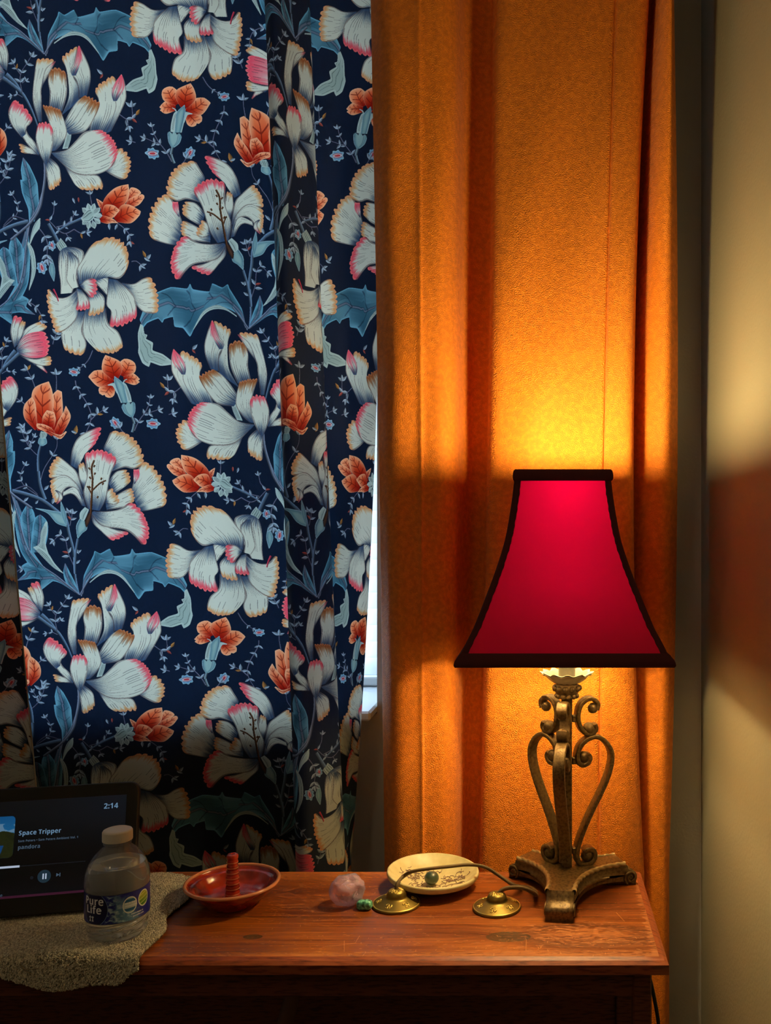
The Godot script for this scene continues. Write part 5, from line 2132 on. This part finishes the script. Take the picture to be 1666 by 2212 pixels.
		petal("c", "t", 160, 9, [680, 690, 540, 645, 440, 665, 345, 635], [740, 410, 690, 320, 635, 215])
		petal("c", "p", 50, 5, [1070, 660, 1000, 550, 970, 490, 915, 430], [1140, 620, 1090, 420, 980, 265, 740, 148])
		petal("c", "t", 24, 3, [1010, 900, 965, 790, 980, 590], [1030, 880, 1060, 760, 1050, 640])
		petal("c", "t", 60, 6, [1040, 960, 1075, 720, 1150, 620, 1258, 515], [1060, 970, 1120, 820, 1250, 770, 1390, 790])
		petal("c", "n", 0, 0, [1030, 1110, 1060, 960, 1130, 880, 1260, 940], [1075, 1100, 1120, 1000, 1180, 960, 1270, 990])
		petal("c", "t", 40, 5, [1050, 1000, 1100, 840, 1220, 740, 1385, 800], [1060, 1040, 1110, 900, 1230, 900, 1352, 1085])
		petal("c", "p", 0, 0, [1340, 920, 1290, 950, 1280, 1020, 1350, 1085], [1350, 925, 1320, 970, 1330, 1030, 1355, 1085])
		petal("c", "p", 36, 4, [950, 1190, 850, 1330, 720, 1390, 580, 1410], [975, 1200, 970, 1310, 890, 1410, 800, 1512])
		petal("c", "p", 130, 9, [950, 1170, 800, 1170, 650, 1140, 525, 1055], [980, 1190, 880, 1340, 600, 1400, 440, 1592])
		petal("c", "p", 110, 7, [880, 1160, 790, 1010, 710, 740, 608, 568], [1010, 1140, 1035, 950, 970, 740, 972, 505])
		petal("c", "t", 20, 4, [800, 1060, 700, 1090, 635, 1050], [790, 1030, 770, 940, 715, 885])
		stem([985, 1200, 950, 1000, 915, 800, 905, 650, 865, 560], 20, 18, Color(0.32, 0.19, 0.11))
		stem([940, 930, 880, 870, 830, 830, 765, 800], 14, 14, Color(0.32, 0.19, 0.11))
		stem([950, 950, 970, 890, 985, 870], 10, 14, Color(0.32, 0.19, 0.11))
		for k in [[930, 780], [885, 730], [925, 670], [880, 640], [820, 790], [810, 850], [950, 890], [890, 1010]]:
			stem([k[0], k[1], k[0] + (14 if k[0] > 905 else -14), k[1] - 22], 14, 16, Color(0.32, 0.19, 0.11))
		# the tall tulip under the fork, first row
		frame(0, 60, 5.206)
		stem([640, -40, 560, 100, 500, 215], 14, 14, Color(0.4, 0.42, 0.48))
		stem([30, 500, 150, 600, 260, 700, 350, 860, 420, 1040], 40, 14)
		twig([250, 690, 225, 560, 240, 450, 300, 350, 350, 260], 1, 54)
		twig([230, 480, 180, 410, 150, 350], 1, 46)
		twig([250, 570, 285, 540], 1, 36)
		twig([250, 730, 190, 700, 130, 715], 1, 36)
		petal("w", "n", 0, 0, [700, 1290, 730, 1180, 750, 1100], [760, 1280, 790, 1180, 800, 1100])
		stem([500, 1400, 505, 1600, 480, 1800, 440, 1980, 330, 2150, 120, 2330], 26, 24, Color(0.4, 0.42, 0.47))
		petal("c", "b", 60, 4, [545, 850, 560, 660, 540, 520, 552, 400], [700, 850, 748, 660, 752, 500, 740, 400])
		petal("c", "t", 30, 4, [430, 990, 372, 780, 372, 600, 410, 290], [470, 990, 465, 740, 475, 570, 618, 270])
		petal("c", "p", 0, 0, [470, 600, 480, 500, 520, 370, 620, 275], [474, 580, 520, 490, 560, 410, 624, 278])
		petal("c", "t", 24, 4, [690, 900, 770, 700, 770, 520, 740, 340, 684, 235], [890, 720, 880, 560, 820, 430, 830, 300, 880, 95])
		petal("c", "p", 0, 0, [895, 690, 860, 500, 792, 380, 835, 270, 882, 88], [980, 660, 1015, 500, 1010, 370, 960, 230, 892, 90])
		petal("c", "f", 0, 0, [810, 430, 795, 375, 835, 290, 884, 92], [850, 430, 900, 320, 925, 230, 891, 92])
		petal("c", "t", 40, 5, [1000, 1110, 1030, 920, 1110, 740, 1060, 620], [1200, 1090, 1340, 860, 1330, 640, 1290, 440])
		petal("c", "p", 0, 0, [1180, 1100, 1300, 800, 1255, 640, 1290, 530, 1362, 432], [1250, 1070, 1400, 760, 1418, 640, 1400, 520, 1368, 434])
		petal("c", "f", 0, 0, [1275, 730, 1255, 640, 1290, 530, 1363, 434], [1310, 730, 1390, 600, 1392, 520, 1367, 434])
		petal("c", "b", 14, 5, [700, 1030, 780, 860, 860, 740, 955, 660], [780, 1120, 960, 1070, 1070, 900, 1128, 750])
		petal("c", "t", 20, 3, [430, 1370, 350, 1360, 250, 1355], [430, 1330, 330, 1290, 215, 1240])
		petal("c", "n", 0, 0, [430, 1375, 330, 1280, 260, 1190, 215, 1120], [440, 1340, 390, 1230, 320, 1150, 285, 1080])
		petal("c", "p", 30, 4, [240, 1180, 125, 1030, 95, 880, 160, 742], [285, 1140, 300, 1060, 330, 1030, 370, 975])
		petal("c", "b", 24, 7, [575, 1320, 590, 1150, 540, 960, 470, 800], [625, 1310, 700, 1220, 750, 1080, 680, 840])
		petal("c", "t", 40, 5, [500, 1470, 525, 1600, 545, 1775], [560, 1400, 660, 1500, 682, 1640])
		petal("c", "p", 54, 5, [500, 1470, 430, 1320, 400, 1170, 425, 1020], [535, 1460, 575, 1330, 600, 1180, 590, 1060])
		petal("c", "t", 120, 7, [1150, 1540, 1270, 1450, 1290, 1330, 1330, 1260], [1170, 1520, 1290, 1600, 1385, 1645])
		petal("c", "t", 36, 5, [720, 1480, 790, 1610, 840, 1690, 900, 1735], [850, 1540, 1000, 1575, 1110, 1590, 1168, 1720])
		petal("c", "p", 110, 10, [575, 1340, 740, 1300, 850, 1190, 950, 1085, 1110, 1058], [620, 1390, 830, 1560, 1050, 1575, 1215, 1510, 1285, 1400])

	func texture() -> ImageTexture:
		var bytes := PackedByteArray()
		bytes.resize(W * H * 2 * 3)
		for y in H:
			for x in W:
				var i := (y * W + x) * 3
				var j := ((y + H) * W + (W - 1 - x)) * 3
				for c in 3:
					var v := clampi(int(buf[i + c] * 255.0 + 0.5), 0, 255)
					bytes[i + c] = v
					bytes[j + c] = v
		return ImageTexture.create_from_image(Image.create_from_data(W, H * 2, false, Image.FORMAT_RGB8, bytes))
